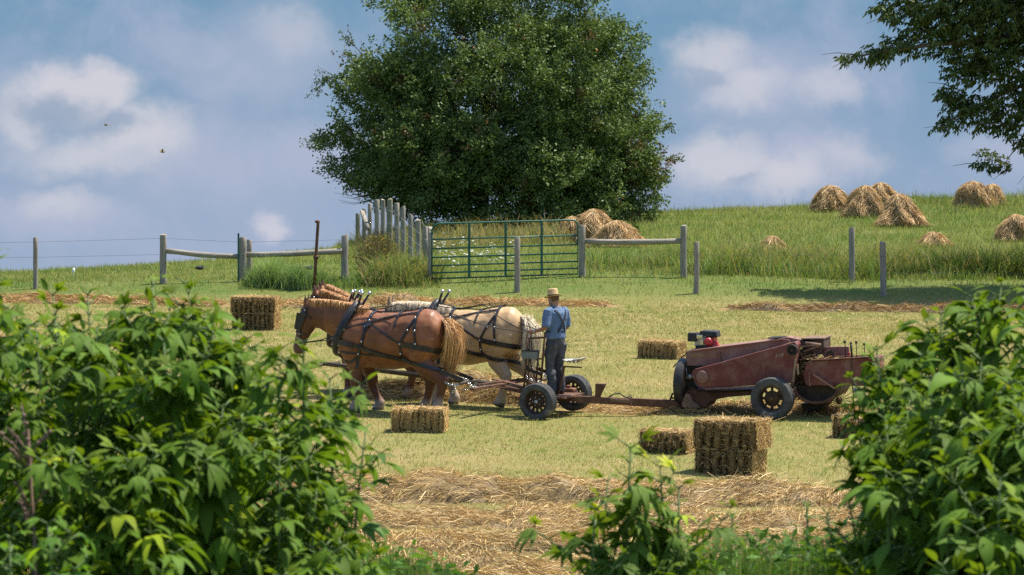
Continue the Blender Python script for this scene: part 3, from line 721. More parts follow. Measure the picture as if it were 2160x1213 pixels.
# ------------------------------------------------------------------ fences, gate, posts
WOOD = noise_mat('weathered_wood', (.22, .195, .155), (.36, .325, .265), 5, .92, .6, stretch=(6, 6, .5), c3=(.13, .12, .095), scale3=2.0, thr3=(.52, .75))
WOODG = noise_mat('mossy_wood', (.17, .165, .11), (.30, .28, .21), 5, .92, .6, stretch=(6, 6, .5), c3=(.12, .14, .06), scale3=1.6, thr3=(.5, .7))
WOODH = noise_mat('weathered_rail', (.25, .22, .175), (.38, .345, .28), 5, .92, .6, stretch=(.5, 6, 6), c3=(.16, .145, .11), scale3=2, thr3=(.5, .72))
WIRE = noise_mat('fence_wire', (.20, .19, .18), (.28, .26, .25), 4, .5, metal=.7)
GREEN = noise_mat('green_paint', (.010, .085, .055), (.018, .12, .078), 5, .42, spec=.4, c3=(.03, .10, .06), scale3=4)
RUST = noise_mat('rusty_iron', (.075, .040, .028), (.15, .075, .045), 9, .85, .3, c3=(.22, .115, .06), scale3=3.5, thr3=(.55, .75))
def post_mb(mb, base, top, r):
    base = Vector(base); top = Vector(top); k = 6; pts = []; rs = []
    for i in range(k):
        f = i/(k-1); pts.append(base.lerp(top, f)+Vector((random.uniform(-.006, .006), random.uniform(-.006, .006), 0))); rs.append(r*(1.05-.08*f)*random.uniform(.96, 1.04))
    pts.append(top+Vector((0, 0, .012))); rs.append(r*.84)
    return mb.tube(pts, rs, 12)
def single_post(px, ptop, y, wpx, label, dx=0, wires=False):
    b = G(px, y); s = y/F; top = P(px+dx, ptop, y)
    root = post_mb(MB(), (0, 0, -.3), top-b, wpx*s/2).build('fence_post', WOOD, None, True)
    root.location = b; tag(root, label, 'post', 'posts of the wire fence')
    autosmooth(root, 50); return root
single_post(1091, 503, 75.9, 13, 'thick weathered post standing alone in front of the green gate')
single_post(1469, 511, 75.4, 12, 'slender post just right of the end of the short rail fence')
single_post(1797, 481, 78.2, 13, 'dark post standing in the tall grass below the hay stooks')
single_post(1864, 512, 75.4, 13, 'mossy pale-footed post in front of the baler end of the bank', dx=-2)
single_post(75, 503, 77.3, 10, 'thin post of the wire fence nearest the left edge')
def rail_fence(name, label, posts, rails, bare=True):
    root = empty(name, G(posts[0][0], posts[0][3])); tag(root, label, 'fence')
    o = root.location
    for px, ptop, wpx, y in posts:
        b = G(px, y, -.3)-o; t = P(px, ptop, y)-o
        autosmooth(post_mb(MB(), b, t, wpx*y/F/2).build('post', WOOD, root, True), 50)
    for (x0, y0, d0), (x1, y1, d1), wpx in rails:
        a = P(x0, y0, d0)-o; e = P(x1, y1, d1)-o; mb = MB()
        pts = [a.lerp(e, i/6)+Vector((0, 0, -.03*math.sin(PI*i/6)+random.uniform(-.006, .006))) for i in range(7)]
        mb.tube(pts, [wpx*d0/F/2*random.uniform(.93, 1.05) for i in range(7)], 10); mb.build('rail', WOODH, root, True)
    return root
rail_fence('rail_fence', 'long wooden rail fence with four posts left of the dry bush', [(344, 496, 14, 78.3), (512, 503, 16, 78.2), (526, 507, 12, 78.9), (727, 497, 15, 78.2)],
           [((350, 529, 78.3), (505, 541, 78.2), 11.5), ((518, 537, 78.3), (722, 529, 78.1), 12)])
rail_fence('rail_fence', 'short wooden rail fence from the gate end to a tall post', [(1228, 476, 14, 78.3), (1442, 477, 14, 78.2)], [((1235, 509, 78.3), (1436, 508, 78.2), 12)])
def t_post():
    y = 77.9; b = G(503, y); mb = MB()
    z = (P(503, 492, y)-b).z
    mb.box((0, 0, z/2-.15), (.05, .012, z+.3)); mb.box((0, -.022, z/2-.15), (.012, .034, z+.3))
    for k in range(10): mb.box((0, .01, .2+k*.12), (.03, .014, .03))
    o = mb.build('metal_stake', GREEN); o.location = b; tag(o, 'green metal stake strapped to the middle post of the long rail fence', 'stake')
t_post()
def pipe():
    y = 76.6; b = G(662, y); t = P(671, 470, y)-b; mb = MB(); mb.tube([(0, 0, -.2), t*.5, t, t+Vector((0, 0, .03))], [.045, .042, .042, .042], 10)
    root = empty('water_pipe', b); tag(root, 'leaning rusty pipe with a knob on top in front of the rail', 'pipe')
    mb.build('pipe', RUST, root, True)
    m2 = MB(); m2.ball(t+Vector((-.02, 0, .03)), .06, 8, (1.15, 1, .8)); m2.build('knob', RUST, root, True)
    m3 = MB(); q = t*.48; m3.tube([q+Vector((-.06, 0, -.02)), q+Vector((.06, 0, .02))], .06, 10); m3.tube([q+Vector((.04, -.05, 0)), q+Vector((.12, -.08, .03))], .016, 6); m3.build('valve', RUST, root, True)
pipe()
def gate():
    # a tubular gate: seven rails, three braces
    yL, yR = 78.0, 78.6; A = P(911, 588, yL); B = P(1219, 578, yR); TA = P(911, 472, yL); TB = P(1219, 464, yR)
    root = empty('farm_gate', A); tag(root, 'green tubular metal farm gate with seven rails', 'gate')
    X = (B-A); UA = TA-A; UB = TB-B
    def pt(u, v): return (A-A)+X*u+(UA*(1-u)+UB*u)*v
    mb = MB(); r = .023; R = .05; pts = []
    pts += [pt(0, 0), pt(0, .84)]
    for k in range(1, 6): a = PI/2*k/6; pts.append(pt(.05*(1-math.cos(a)), .84+.16*math.sin(a)))
    pts += [pt(.05, 1), pt(.96, 1)]
    for k in range(1, 6): a = PI/2*k/6; pts.append(pt(.96+.04*math.sin(a), 1-.12*(1-math.cos(a))))
    pts += [pt(1, .88), pt(1, 0), pt(0, 0)]
    mb.tube(pts, r*1.05, 8); mb.build('frame', GREEN, root, True)
    for v in (.105, .235, .385, .545, .715): m = MB(); m.tube([pt(0, v), pt(.5, v), pt(1, v)], r*.92, 8); m.build('rail', GREEN, root, True)
    for u in (.254, .503, .75):
        m = MB(); m.bar(pt(u, .0)+Vector((0, -.02, 0)), pt(u, 1)+Vector((0, -.02, 0)), .068, .02, (0, 1, 0)); m.build('brace', GREEN, root)
    m = MB(); m.tube([pt(.0, .95)+Vector((-.05, 0, -.1)), pt(.0, .95)+Vector((.02, 0, -.1))], .03, 8); m.box(pt(0, .83), (.07, .06, .06)); m.build('hinge', GREEN, root)
    hp = post_mb(MB(), Vector((-.04, .05, -.3)), Vector((-.04, .05, UA.z*.93)), .07).build('gate_post', WOOD, None, True); hp.location = A; tag(hp, 'dark post the hinge end of the green gate hangs on', 'post')
gate()
def row_of_posts():
    data = [(755, 452, 10, 107), (768, 442, 9, 106), (780, 430, 9, 104.5), (795, 422, 11, 102.5), (808, 422, 10, 100), (822, 421, 13, 97), (837, 429, 11, 94), (850, 437, 11, 91.5), (866, 453, 11, 89), (882, 465, 12, 85), (897, 478, 12, 81.5), (899, 506, 14, 79.6)]
    root = empty('post_fence', G(899, 79.6)); tag(root, 'row of close weathered posts climbing the hill beside the apple tree', 'fence'); o = root.location; tops = []
    for i, (px, pt, w, y) in enumerate(data):
        b = G(px, y, -.4)-o; t = P(px, pt, y)-o; tops.append((b, t)); autosmooth(post_mb(MB(), b, t, w*y/F/2).build('post', WOODG if i in (5, 0, 1) else WOOD, root, True), 50)
    mb = MB(); b = P(764, 447, 106)-o; e = P(776, 482, 104)-o; mb.tube([b, e], .09, 8); mb.build('brace', WOOD, root, True)
    for f in (.35, .55, .8):
        m = MB(); m.tube([b.lerp(t, .25+.75*f)+Vector((-.09, -.09, 0)) for b, t in tops[:-1]], .006, 4); m.build('wire', WIRE, root)
row_of_posts()
def wire_fence():
    root = empty('wire_fence', G(75, 77.3)); tag(root, 'thin strands of wire strung from the left edge along the rail fence', 'fence'); o = root.location
    for pts in ([(-160, 512, 76.5), (75, 511, 77.3), (345, 503, 78.2), (512, 511, 78.1), (727, 506, 78.1)], [(-160, 545, 76.5), (75, 543, 77.3), (345, 537, 78.2)]):
        m = MB(); m.tube([P(*p)-o+Vector((0, -.09, 0)) for p in pts], .0045, 4); m.build('wire', WIRE, root)
    root = empty('wire_fence', G(1469, 75.4)); tag(root, 'thin wires strung between the slender posts in front of the bank', 'fence'); o = root.location
    for f in (.75, .45, .2):
        m = MB(); m.tube([G(px, y, 0)-o+Vector((0, -.085, (P(px, pt, y)-G(px, y)).z*f)) for px, pt, y in ((1091, 503, 75.9), (1469, 511, 75.4), (1864, 512, 75.4), (2300, 520, 75.2))], .003, 4); m.build('wire', WIRE, root)
wire_fence()
# ------------------------------------------------------------------ bales and stooks
BALE = attr_mat('pressed_hay', .85, 0.0, .15, .35, 14.0, .6, 60)
TWINE = noise_mat('baler_twine', (.45, .36, .20), (.55, .46, .28), 20, .9)
def bale(name, loc, rotz, size, flakes, label, seedv, side='flake', z=0.0, tiltx=0.0, hue=1.0, group='hay bales on the field'):
    rs = np.random.default_rng(seedv); L, W, H = size
    root = empty(name, loc); root.matrix_world = Matrix.Translation(loc) @ SLOPE @ Matrix.Rotation(rotz, 4, 'Z') @ Matrix.Rotation(tiltx, 4, 'Y')
    tag(root, label, 'hay bale', group)
    # body: a row of pressed flakes, each one a rumpled slab
    V = []; Fc = []; Cc = []
    edges = np.linspace(-L/2, L/2, flakes+1); edges[1:-1] += rs.normal(0, L/flakes*.1, flakes-1)
    for i in range(flakes):
        tone = rs.uniform(.75, 1.25); n0 = len(V)
        a, b = edges[i], edges[i+1]; g = .021 if side == 'flake' else .004
        nx, ny, nz = 5, 10, 9; oy, oz = rs.normal(0, .014, 2); kx = rs.uniform(.96, 1.02)
        top = H*kx+ oz
        def face(fn, m, n):
            base = len(V)
            for p in range(m):
                for q in range(n): V.append(fn(p/(m-1), q/(n-1)))
            for p in range(m-1):
                for q in range(n-1): Fc.append((base+p*n+q, base+(p+1)*n+q, base+(p+1)*n+q+1, base+p*n+q+1))
        fx = lambda u: a+g+(b-a-2*g)*u
        rnd = lambda u: .035*(1-math.sin(PI*min(max(u, 0), 1))**.5)     # edges pulled in
        hw = W/2+oy
        face(lambda u, v: (fx(u), -hw+rnd(u)+rnd(v)*.7, top*v), nx, nz); face(lambda u, v: (fx(u), hw-rnd(u)-rnd(v)*.7, top*v), nx, nz)
        face(lambda u, v: (fx(u), -hw+2*hw*v, top-rnd(u)-rnd(v)*.7), nx, ny); face(lambda u, v: (fx(u), -hw+2*hw*v, .0), nx, ny)
        face(lambda u, v: (a+g, -hw+2*hw*u, top*v), ny, nz); face(lambda u, v: (b-g, -hw+2*hw*u, top*v), ny, nz)
    V = np.array(V); k = 9
    # soft rumple
    def nz3(p, s, sd): return vn(p[:, 0]*s+p[:, 2]*s*.7, p[:, 1]*s-p[:, 2]*s*.9, 1, sd)-.5
    V = V+np.stack([nz3(V, k, seedv), nz3(V, k, seedv+3), nz3(V, k, seedv+6)], 1)*.035
    V[:, 2] = np.maximum(V[:, 2], 0)
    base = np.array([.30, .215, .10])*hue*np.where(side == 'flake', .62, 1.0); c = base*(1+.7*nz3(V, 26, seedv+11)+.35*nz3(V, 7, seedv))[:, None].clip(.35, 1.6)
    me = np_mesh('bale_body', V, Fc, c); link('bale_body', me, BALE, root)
    # stalks on every face
    n = int(5200*(L*W+L*H+W*H)); f = rs.choice(4, n, p=[.40, .26, .20, .14] if side != 'flake' else [.20, .38, .26, .16]); u = rs.uniform(-.5, .5, n); v = rs.uniform(0, 1, n)
    pos = np.zeros((n, 3)); nor = np.zeros((n, 3)); tg = rs.normal(size=(n, 3))
    m = f == 0; pos[m] = np.stack([u[m]*L, np.full(m.sum(), -W/2), v[m]*H], 1); nor[m] = (0, -1, 0)
    m = f == 1; pos[m] = np.stack([u[m]*L, (v[m]-.5)*W, np.full(m.sum(), H)], 1); nor[m] = (0, 0, 1)
    m = f == 2; pos[m] = np.stack([np.full(m.sum(), L/2), u[m]*W, v[m]*H], 1); nor[m] = (1, 0, 0)
    m = f == 3; pos[m] = np.stack([np.full(m.sum(), -L/2), u[m]*W, v[m]*H], 1); nor[m] = (-1, 0, 0)
    pos += rs.normal(0, .006, (n, 3))
    fr = f == 0; ed = np.abs((u*L+L/2)[:, None]-(edges+L/2)[None]).min(1); nearcut = (fr | (f == 1)) & (ed < .018)
    tg -= nor*(tg*nor).sum(1, keepdims=True); tg[fr, 2] *= .55 if side == 'flake' else 1.0; tg = unit(tg); out = rs.exponential(.10, n); ln = rs.uniform(.025, .12, n)
    ln[fr] *= .62; out[fr] += rs.uniform(0, .5, fr.sum())
    wild = rs.random(n) < .03; ln[wild] *= 1.6; out[wild] += .6
    D = unit(tg+nor*out[:, None])*ln[:, None]; A = pos-D*.3+nor*.004; B = pos+D*.7+nor*.012
    B[:, 2] = np.maximum(B[:, 2], .004); A[:, 2] = np.maximum(A[:, 2], .004)
    cc = STRAW[rs.integers(0, len(STRAW), n)]*rs.uniform(.8, 1.5, (n, 1))*hue; cc[fr] *= (.5+.9*(rs.random(fr.sum()) < .16))[:, None] if side == 'flake' else .8  # front-face stalks darkened to paint in its shade, a few left bright
    keepf = ~(nearcut & (rs.random(n) < .8)); A, B, cc = A[keepf], B[keepf], cc[keepf]; n = len(A)
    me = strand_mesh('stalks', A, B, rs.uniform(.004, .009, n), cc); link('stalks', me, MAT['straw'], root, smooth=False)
    for s in (-.25, .25):
        mb = MB(); y = W*s; e = .006; mb.tube([(-L/2-e, y, .02), (-L/2-e, y, H), (L/2+e, y, H+e), (L/2+e, y, .02)], .004, 5); mb.build('twine', TWINE, root)
    return root
SZ = (.98, .46, .38)
def fp(px, py, dz=0.0):
    p = fieldpt(px, py); p.z += dz; return p
R_ = math.radians
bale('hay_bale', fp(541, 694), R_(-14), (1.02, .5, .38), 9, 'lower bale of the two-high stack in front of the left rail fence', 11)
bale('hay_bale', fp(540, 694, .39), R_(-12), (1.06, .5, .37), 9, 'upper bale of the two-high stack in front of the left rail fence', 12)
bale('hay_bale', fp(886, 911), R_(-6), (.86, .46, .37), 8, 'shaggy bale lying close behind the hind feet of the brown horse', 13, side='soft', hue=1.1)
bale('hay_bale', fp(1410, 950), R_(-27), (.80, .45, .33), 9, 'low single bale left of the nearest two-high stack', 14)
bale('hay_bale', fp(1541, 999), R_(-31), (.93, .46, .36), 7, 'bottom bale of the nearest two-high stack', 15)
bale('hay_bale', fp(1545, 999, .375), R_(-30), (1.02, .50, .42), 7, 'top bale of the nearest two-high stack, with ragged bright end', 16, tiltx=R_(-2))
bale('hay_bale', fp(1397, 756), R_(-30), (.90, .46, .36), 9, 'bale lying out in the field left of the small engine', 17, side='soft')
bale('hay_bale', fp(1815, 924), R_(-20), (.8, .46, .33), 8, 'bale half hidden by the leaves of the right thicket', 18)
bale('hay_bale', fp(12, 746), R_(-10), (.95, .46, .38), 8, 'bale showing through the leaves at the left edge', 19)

STOOK = attr_mat('stook_straw', .8, .08, .2, .3, 5.0)
STPAL = np.array([[.74, .53, .26], [.64, .44, .20], [.80, .60, .33], [.56, .37, .17], [.70, .48, .24]])
def stook(px, py, y, wpx, hpx, label, seedv, flop=0.0, lean=0.0, dz=0.0, name='hay_stook'):
    rs = np.random.default_rng(seedv); b = G(px, y, dz); s = y/F; w = wpx*s/2; h = hpx*s*1.08
    root = empty(name, b); tag(root, label, 'hay stook', 'stooks of hay on the hill')
    n = 30; rings = 14; V = []; Fc = []
    def prof(f): return (1-f**1.75)**.72*(1.0 if f > .12 else 1.08)
    for i in range(rings+1):
        f = i/rings
        for k in range(n):
            a = 2*PI*k/n; r = w*max(.03, prof(f))*(1+.22*(vn(np.array([math.cos(a)*2+f*2]), np.array([math.sin(a)*2+f]), 1.6, seedv)[0]-.5)*2)
            V.append((r*math.cos(a)+lean*f*w, r*.9*math.sin(a), h*f-.05))
    for i in range(rings):
        for k in range(n): Fc.append((i*n+k, i*n+(k+1) % n, (i+1)*n+(k+1) % n, (i+1)*n+k))
    V = np.array(V); me = np_mesh('stook_core', V, Fc, np.array([[.38, .25, .11]])*np.ones((len(V), 1))); link('stook_core', me, STOOK, root)
    m = 9500; a = rs.uniform(0, 2*PI, m); f0 = rs.uniform(.08, 1.0, m)**.8; ln = rs.uniform(.10, .42, m)
    f1 = np.maximum(f0-ln/h, -.02)
    lum = lambda f, a: w*np.maximum(.03, (1-np.clip(f, 0, 1)**1.75)**.72)*(1.03+.46*(vn(np.cos(a)*2+f*1.3, np.sin(a)*2+f, 1.6, seedv)-.5)*2)
    a1 = a+rs.normal(0, .22, m)
    A = np.stack([lum(f0, a)*np.cos(a)+lean*f0*w, lum(f0, a)*.92*np.sin(a), h*f0], 1)
    r1 = lum(f1, a1)*(1+flop*np.clip(.35-f1, 0, 1))+rs.exponential(.05, m)
    B = np.stack([r1*np.cos(a1)+lean*f1*w, r1*.92*np.sin(a1), h*f1], 1)
    dark = fbm(np.cos(a)*3, np.sin(a)*3+f0*1.5, 1.2, seedv+9)
    c = STPAL[rs.integers(0, 5, m)]*rs.uniform(.6, 1.3, (m, 1))*(.65+.6*dark)[:, None]
    me = strand_mesh('stook_stalks', A, B, rs.uniform(.007, .017, m), c, rs.normal(0, .02, (m, 3))+np.stack([np.cos(a), np.sin(a), np.zeros(m)], 1)*.04)
    link('stook_stalks', me, MAT['straw'], root, smooth=False)
stook(1751, 452, 119, 66, 52, 'dark-sided stook at the left of the group on the skyline', 21)
stook(1824, 474, 114, 76, 64, 'broad stook in the middle of the group, with loose straw at its foot', 22, flop=.5)
stook(1862, 440, 121, 62, 48, 'stook behind the broad one, its pale top against the sky', 23, lean=-.1)
stook(1897, 504, 108, 78, 64, 'slender stook spreading at its foot, nearest of the hilltop group', 24, flop=1.3, lean=-.05)
stook(2053, 428, 122, 72, 52, 'rounded stook on the skyline towards the right tree', 25)
stook(2088, 422, 123.5, 50, 44, 'small stook pressed against the rounded one on the skyline', 26, lean=.25)
stook(2142, 536, 100, 72, 54, 'stook in tall grass cut off by the right edge', 27)
stook(1253, 488, 97.5, 82, 68, 'tall shaggy stook under the right side of the apple tree', 28, flop=.2)
stook(1216, 462, 100, 54, 46, 'small stook tucked behind the shaggy one under the apple tree', 29, lean=-.3)
stook(1302, 500, 94.5, 84, 54, 'low stook in front of the shaggy one, near the end of the gate', 30, flop=.5)
stook(1630, 528, 92, 36, 34, 'flattened heap of hay sunk in the grass of the slope', 31, flop=.8)
stook(1968, 528, 96, 44, 30, 'collapsed pale heap of hay behind the mossy post', 32, flop=1.0)
# ------------------------------------------------------------------ draft horses
HAIR = attr_mat('horse_coat', .47, 0.0, .33, .14, 5.0, .0, 90, sheen=.08)
MANE = attr_mat('horse_hair', .55, .1, .35, .2, 8.0)
LEATHER = noise_mat('harness_leather', (.010, .010, .012), (.028, .026, .028), 14, .42, .1, spec=.5, c3=(.06, .055, .05), scale3=6, thr3=(.55, .75))
STEEL = noise_mat('nickel_steel', (.50, .50, .50), (.68, .67, .65), 10, .28, metal=1.0)
COLLAR = noise_mat('collar_leather', (.012, .013, .017), (.035, .034, .036), 9, .5, .2, spec=.4)
HOOF = noise_mat('hoof_horn', (.10, .085, .06), (.2, .17, .12), 12, .7)
TH = PI-math.radians(22)

def ribbon(mb, pts, nrm, w, th):
    """flat strap through pts lying on a surface with normals nrm"""
    m = len(pts); vs = []; fs = []
    for i in range(m):
        t = (pts[min(i+1, m-1)]-pts[max(i-1, 0)]).normalized(); n = nrm[i]; b = t.cross(n)
        if b.length < 1e-5: b = t.orthogonal()
        b.normalize(); n2 = b.cross(t).normalized(); n2 = n2 if n2.dot(n) > 0 else -n2
        p = pts[i]
        vs += [p+b*(w/2), p-b*(w/2), p-b*(w/2)+n2*th, p+b*(w/2)+n2*th]
    for i in range(m-1):
        a = i*4; c = a+4
        for k in range(4): fs.append((a+k, a+(k+1) % 4, c+(k+1) % 4, c+k))
    fs += [(3, 2, 1, 0), tuple((m-1)*4+k for k in range(4))]
    mb.add(vs, fs)
def resample(pl, step):
    out = []
    for a, b in zip(pl[:-1], pl[1:]):
        k = max(1, int((b-a).length/step))
        out += [a.lerp(b, i/k) for i in range(k)]
    return out+[pl[-1]]

def horse(origin, scale, coat, legcol, footcol, hair, tailcol, poll, hdir, feet, label, name='horse', manelen=.2, maneside=0, seedv=1, group='draft horses hitched to the cart', near=True):
    rs = np.random.default_rng(seedv)
    root = empty(name, origin); root.matrix_world = Matrix.Translation(origin) @ Matrix.Rotation(TH, 4, 'Z') @ Matrix.Scale(scale, 4)
    tag(root, label, 'horse', group)
    mb = MB()
    X = Vector((1, 0, 0)); Zu = Vector((0, 0, 1))
    barrel = [(-.99, 1.34, .14, .14), (-.94, 1.36, .29, .24), (-.80, 1.365, .425, .34), (-.58, 1.345, .475, .39), (-.32, 1.29, .485, .385), (-.05, 1.25, .495, .405), (.22, 1.24, .495, .41), (.45, 1.265, .49, .39), (.66, 1.28, .49, .37), (.85, 1.29, .42, .33), (1.0, 1.25, .32, .26), (1.09, 1.22, .17, .15)]
    mb.loft([((x, 0, z), X, Zu, hu, hs) for x, z, hu, hs in barrel], 20)
    # neck and head
    B0 = Vector((.55, 0, 1.40)); Pp = Vector((poll[0], 0, poll[1]-.14)); C = B0.lerp(Pp, .5)+Vector((.06, 0, .09))
    st = []; crest = []
    for i in range(8):
        t = i/7; c = B0*(1-t)**2+C*(2*t*(1-t))+Pp*t*t; d = (C-B0)*(2*(1-t))+(Pp-C)*(2*t); d.normalize(); up = Vector((-d.z, 0, d.x))
        hu = .42*(1-t)**1.05+.19*(1-(1-t)**1.05); hs = .25*(1-t)+.115*t
        st.append((c, d, up, hu, hs)); crest.append((c+up*hu, d, up, hs))
    mb.loft(st, 16)
    hd = Vector((hdir[0], 0, hdir[1])).normalized(); hu_ = Vector((-hd.z, 0, hd.x)); hu_ = hu_ if hu_.x > 0 else -hu_
    H0 = Pp+hd*-.06+hu_*.03
    hs_ = [(-.05, .08, .06, 0), (.02, .125, .095, 0), (.16, .165, .115, -.03), (.28, .165, .112, -.04), (.42, .13, .092, -.02), (.56, .105, .078, -.005), (.68, .098, .082, -.01), (.76, .085, .078, -.015), (.80, .05, .05, -.015)]
    hstat = [(H0+hd*t*1.06+hu_*o, hd, hu_, a*1.1, b*1.08) for t, a, b, o in hs_]
    mb.loft(hstat, 14)
    for s in (-1, 1):   # ears
        e0 = Pp+Vector((.045, .065*s, .075)); ax = (Vector((.08, .05*s, 1))-hd*.15).normalized()
        mb.loft([(e0-ax*.02, ax, X, .055, .045), (e0+ax*.10, ax, X, .058, .036), (e0+ax*.20, ax, X, .034, .022), (e0+ax*.27, ax, X, .008, .008)], 8)
        # muscle masses
        mb.loft([((.70, .20*s, .80), Zu, X, .10, .08), ((.70, .24*s, 1.0), Zu, X, .19, .12), ((.66, .25*s, 1.25), Zu, X, .22, .12), ((.58, .22*s, 1.5), Zu, X, .15, .10)], 12)
        mb.loft([((-.50, .22*s, .86), Zu, X, .15, .10), ((-.60, .23*s, 1.05), Zu, X, .27, .15), ((-.66, .22*s, 1.3), Zu, X, .26, .16), ((-.62, .18*s, 1.5), Zu, X, .16, .12)], 12)
    def leg(pl):
        pl = [(p, a*(1.30 if p[2] < .75 else 1.1), b*(1.30 if p[2] < .75 else 1.1)) for p, a, b in pl]
        mb.loft([(Vector(p), (Vector(pl[min(i+1, len(pl)-1)][0])-Vector(pl[max(i-1, 0)][0])), X, a, b) for i, (p, a, b) in enumerate(pl)], 12)
    hooves = []
    for k, (s, fx) in enumerate(((1, feet[0]), (-1, feet[1]))):      # fore legs
        y = .21*s; kx = .62+(fx-.62)*.45
        leg([((.66, y, 1.1), .20, .11), ((.64, y, .92), .155, .10), ((.63+(kx-.62)*.4, y, .76), .115, .088), ((kx, y, .60), .085, .074), ((kx+.008, y, .53), .086, .076), ((kx+.005, y, .45), .062, .058), ((kx+(fx-kx)*.55, y, .30), .056, .05), ((fx-.01, y, .16), .075, .066), ((fx+.02, y, .09), .08, .075), ((fx+.045, y, .02), .092, .085)])
        hooves.append((fx+.05, y))
    for k, (s, fx) in enumerate(((1, feet[2]), (-1, feet[3]))):      # hind legs
        y = .20*s; hx = fx-.09; sx = -.46+(fx+.68)*.25
        leg([((-.60, y, 1.15), .26, .13), ((sx-.03, y, .96), .21, .12), ((sx*.6+hx*.4, y, .80), .15, .10), ((sx*.25+hx*.75+.0, y, .68), .105, .08), ((hx-.015, y, .57), .095, .07), ((hx, y, .49), .08, .065), ((hx+.02, y, .40), .062, .055), ((fx-.04, y, .26), .058, .05), ((fx-.01, y, .16), .078, .068), ((fx+.02, y, .09), .082, .078), ((fx+.045, y, .02), .095, .088)])
        hooves.append((fx+.05, y))
    body = remesh(mb, 'body', .026, 7, .5)
    V0 = mesh_co(body); nn0 = np.empty(len(V0)*3, dtype=np.float32); body.vertices.foreach_get('normal', nn0); nn0 = nn0.reshape(-1, 3)
    bump = (fbm(V0[:, 0]+V0[:, 1]*.6, V0[:, 2]*.8, 3.4, seedv+20, 3)-.5)*.050*sstep(V0[:, 2], .5, .9)
    def crease(x0, z0, x1, z1, w, d):       # hollow along a line on the flank: shoulder edge, elbow, stifle fold
        ab = np.array([x1-x0, z1-z0]); t = np.clip(((V0[:, 0]-x0)*ab[0]+(V0[:, 2]-z0)*ab[1])/(ab@ab), 0, 1)
        q = np.hypot(V0[:, 0]-x0-t*ab[0], V0[:, 2]-z0-t*ab[1]); return -d*np.exp(-(q/w)**2)*(np.abs(V0[:, 1]) > .1)
    bump = bump+crease(.42, 1.55, .50, .95, .07, .022)+crease(-.30, 1.45, -.26, .95, .09, .030)+crease(-.36, .95, -.52, .80, .06, .02)+crease(.95, 1.5, .80, 1.0, .06, .016)+crease(-.80, 1.45, -.72, .85, .05, .018)
    for r_ in (.30, .21, .12, .03, -.06, -.15): bump = bump+crease(r_, 1.32, r_-.07, .95, .022, .006)
    body.vertices.foreach_set('co', (V0+nn0*bump[:, None]).astype(np.float32).ravel()); body.update()
    V = mesh_co(body); n = len(V); x, y, z = V[:, 0], V[:, 1], V[:, 2]
    c = np.array(coat)*np.ones((n, 1)); nz = fbm(x*1.0+y*.5, z, 3.0, seedv)
    c = c*(.70+.60*nz)[:, None]*(.86+.28*fbm(x*3+y, z*3, 4.0, seedv+2))[:, None]
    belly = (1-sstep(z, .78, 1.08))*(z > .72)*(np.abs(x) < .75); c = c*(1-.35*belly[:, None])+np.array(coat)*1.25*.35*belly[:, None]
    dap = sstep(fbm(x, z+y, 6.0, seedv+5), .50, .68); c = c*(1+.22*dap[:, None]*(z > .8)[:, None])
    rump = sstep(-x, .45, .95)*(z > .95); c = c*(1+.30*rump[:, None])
    lg = 1-sstep(z, .55, .95); c = c*(1-lg[:, None])+np.array(legcol)*lg[:, None]
    ft = (1-sstep(z+.12*(nz-.5)*2, .16, .30)); c = c*(1-ft[:, None])+np.array(footcol)*(.8+.4*nz[:, None])*ft[:, None]
    hoofm = z < .075; c[hoofm] = (.13, .11, .08)
    fine = fbm(x*9+y*5, z*26, 1.0, seedv+31, 2); c = c*(.86+.28*fine)[:, None]
    # muzzle and blaze, given in head coordinates
    rel = V-np.array(H0); th = rel@np.array(hd); tu = rel@np.array(hu_)
    onhead = (th > -.05) & (x > poll[0]-.35) & (th < .95)
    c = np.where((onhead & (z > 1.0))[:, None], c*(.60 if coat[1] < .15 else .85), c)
    mz = sstep(th, .58, .72)*onhead; c = c*(1-.55*mz[:, None])+np.array([.10, .075, .06])*.55*mz[:, None]
    bz = sstep(tu, .095, .125)*(np.abs(y) < .05)*onhead; c = c*(1-bz[:, None])+np.array([.5, .45, .38])*bz[:, None]
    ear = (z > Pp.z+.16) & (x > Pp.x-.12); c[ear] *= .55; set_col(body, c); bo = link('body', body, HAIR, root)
    bvh = BVHTree.FromPolygons([Vector(v) for v in V], [tuple(p.vertices) for p in body.polygons])
    # ---- eyes
    for s in (1, -1):
        p = H0+hd*.20+hu_*.075+Vector((0, .104*s, 0)); m = MB(); m.ball(p, .024, 8); m.build('eye', LEATHER, root, True)
    # ---- mane: locks along the crest
    A = []; Bq = []; Mi = []
    NL = 3000
    for q in range(NL):
        f = rs.uniform(.1, 6.9) if manelen > .25 else rs.uniform(.6, 6.95); i = int(f); u = f-i
        p = crest[i][0].lerp(crest[i+1][0], u); d = crest[i][1]; up = crest[i][2]; hs = crest[i][3]
        s = maneside if maneside and rs.random() < .9 else (1 if rs.random() < .5 else -1)
        ln = manelen*rs.uniform(.6, 1.15)
        a = p+d*rs.normal(0, .02)+Vector((0, rs.normal(0, .03), .02 if manelen < .25 else -.0))
        side = Vector((0, s*(hs*.75+.02), 0)); e = a+side*min(1, ln/.25)*rs.uniform(.5, 1.05)-up*ln*.95*rs.uniform(.7, 1)+Vector((0, 0, -.25*ln))+d*rs.normal(-.02, .035)
        A.append(a); Bq.append(e); Mi.append(up*(.30*ln+.02)+side*.30)
    cc = np.array(hair)*rs.uniform(.65, 1.3, (NL, 1))
    me = strand_mesh('mane', np.array(A), np.array(Bq), rs.uniform(.007, .014, NL), cc, np.array(Mi), 4)
    link('mane', me, MANE, root, smooth=False)
    mb = MB()
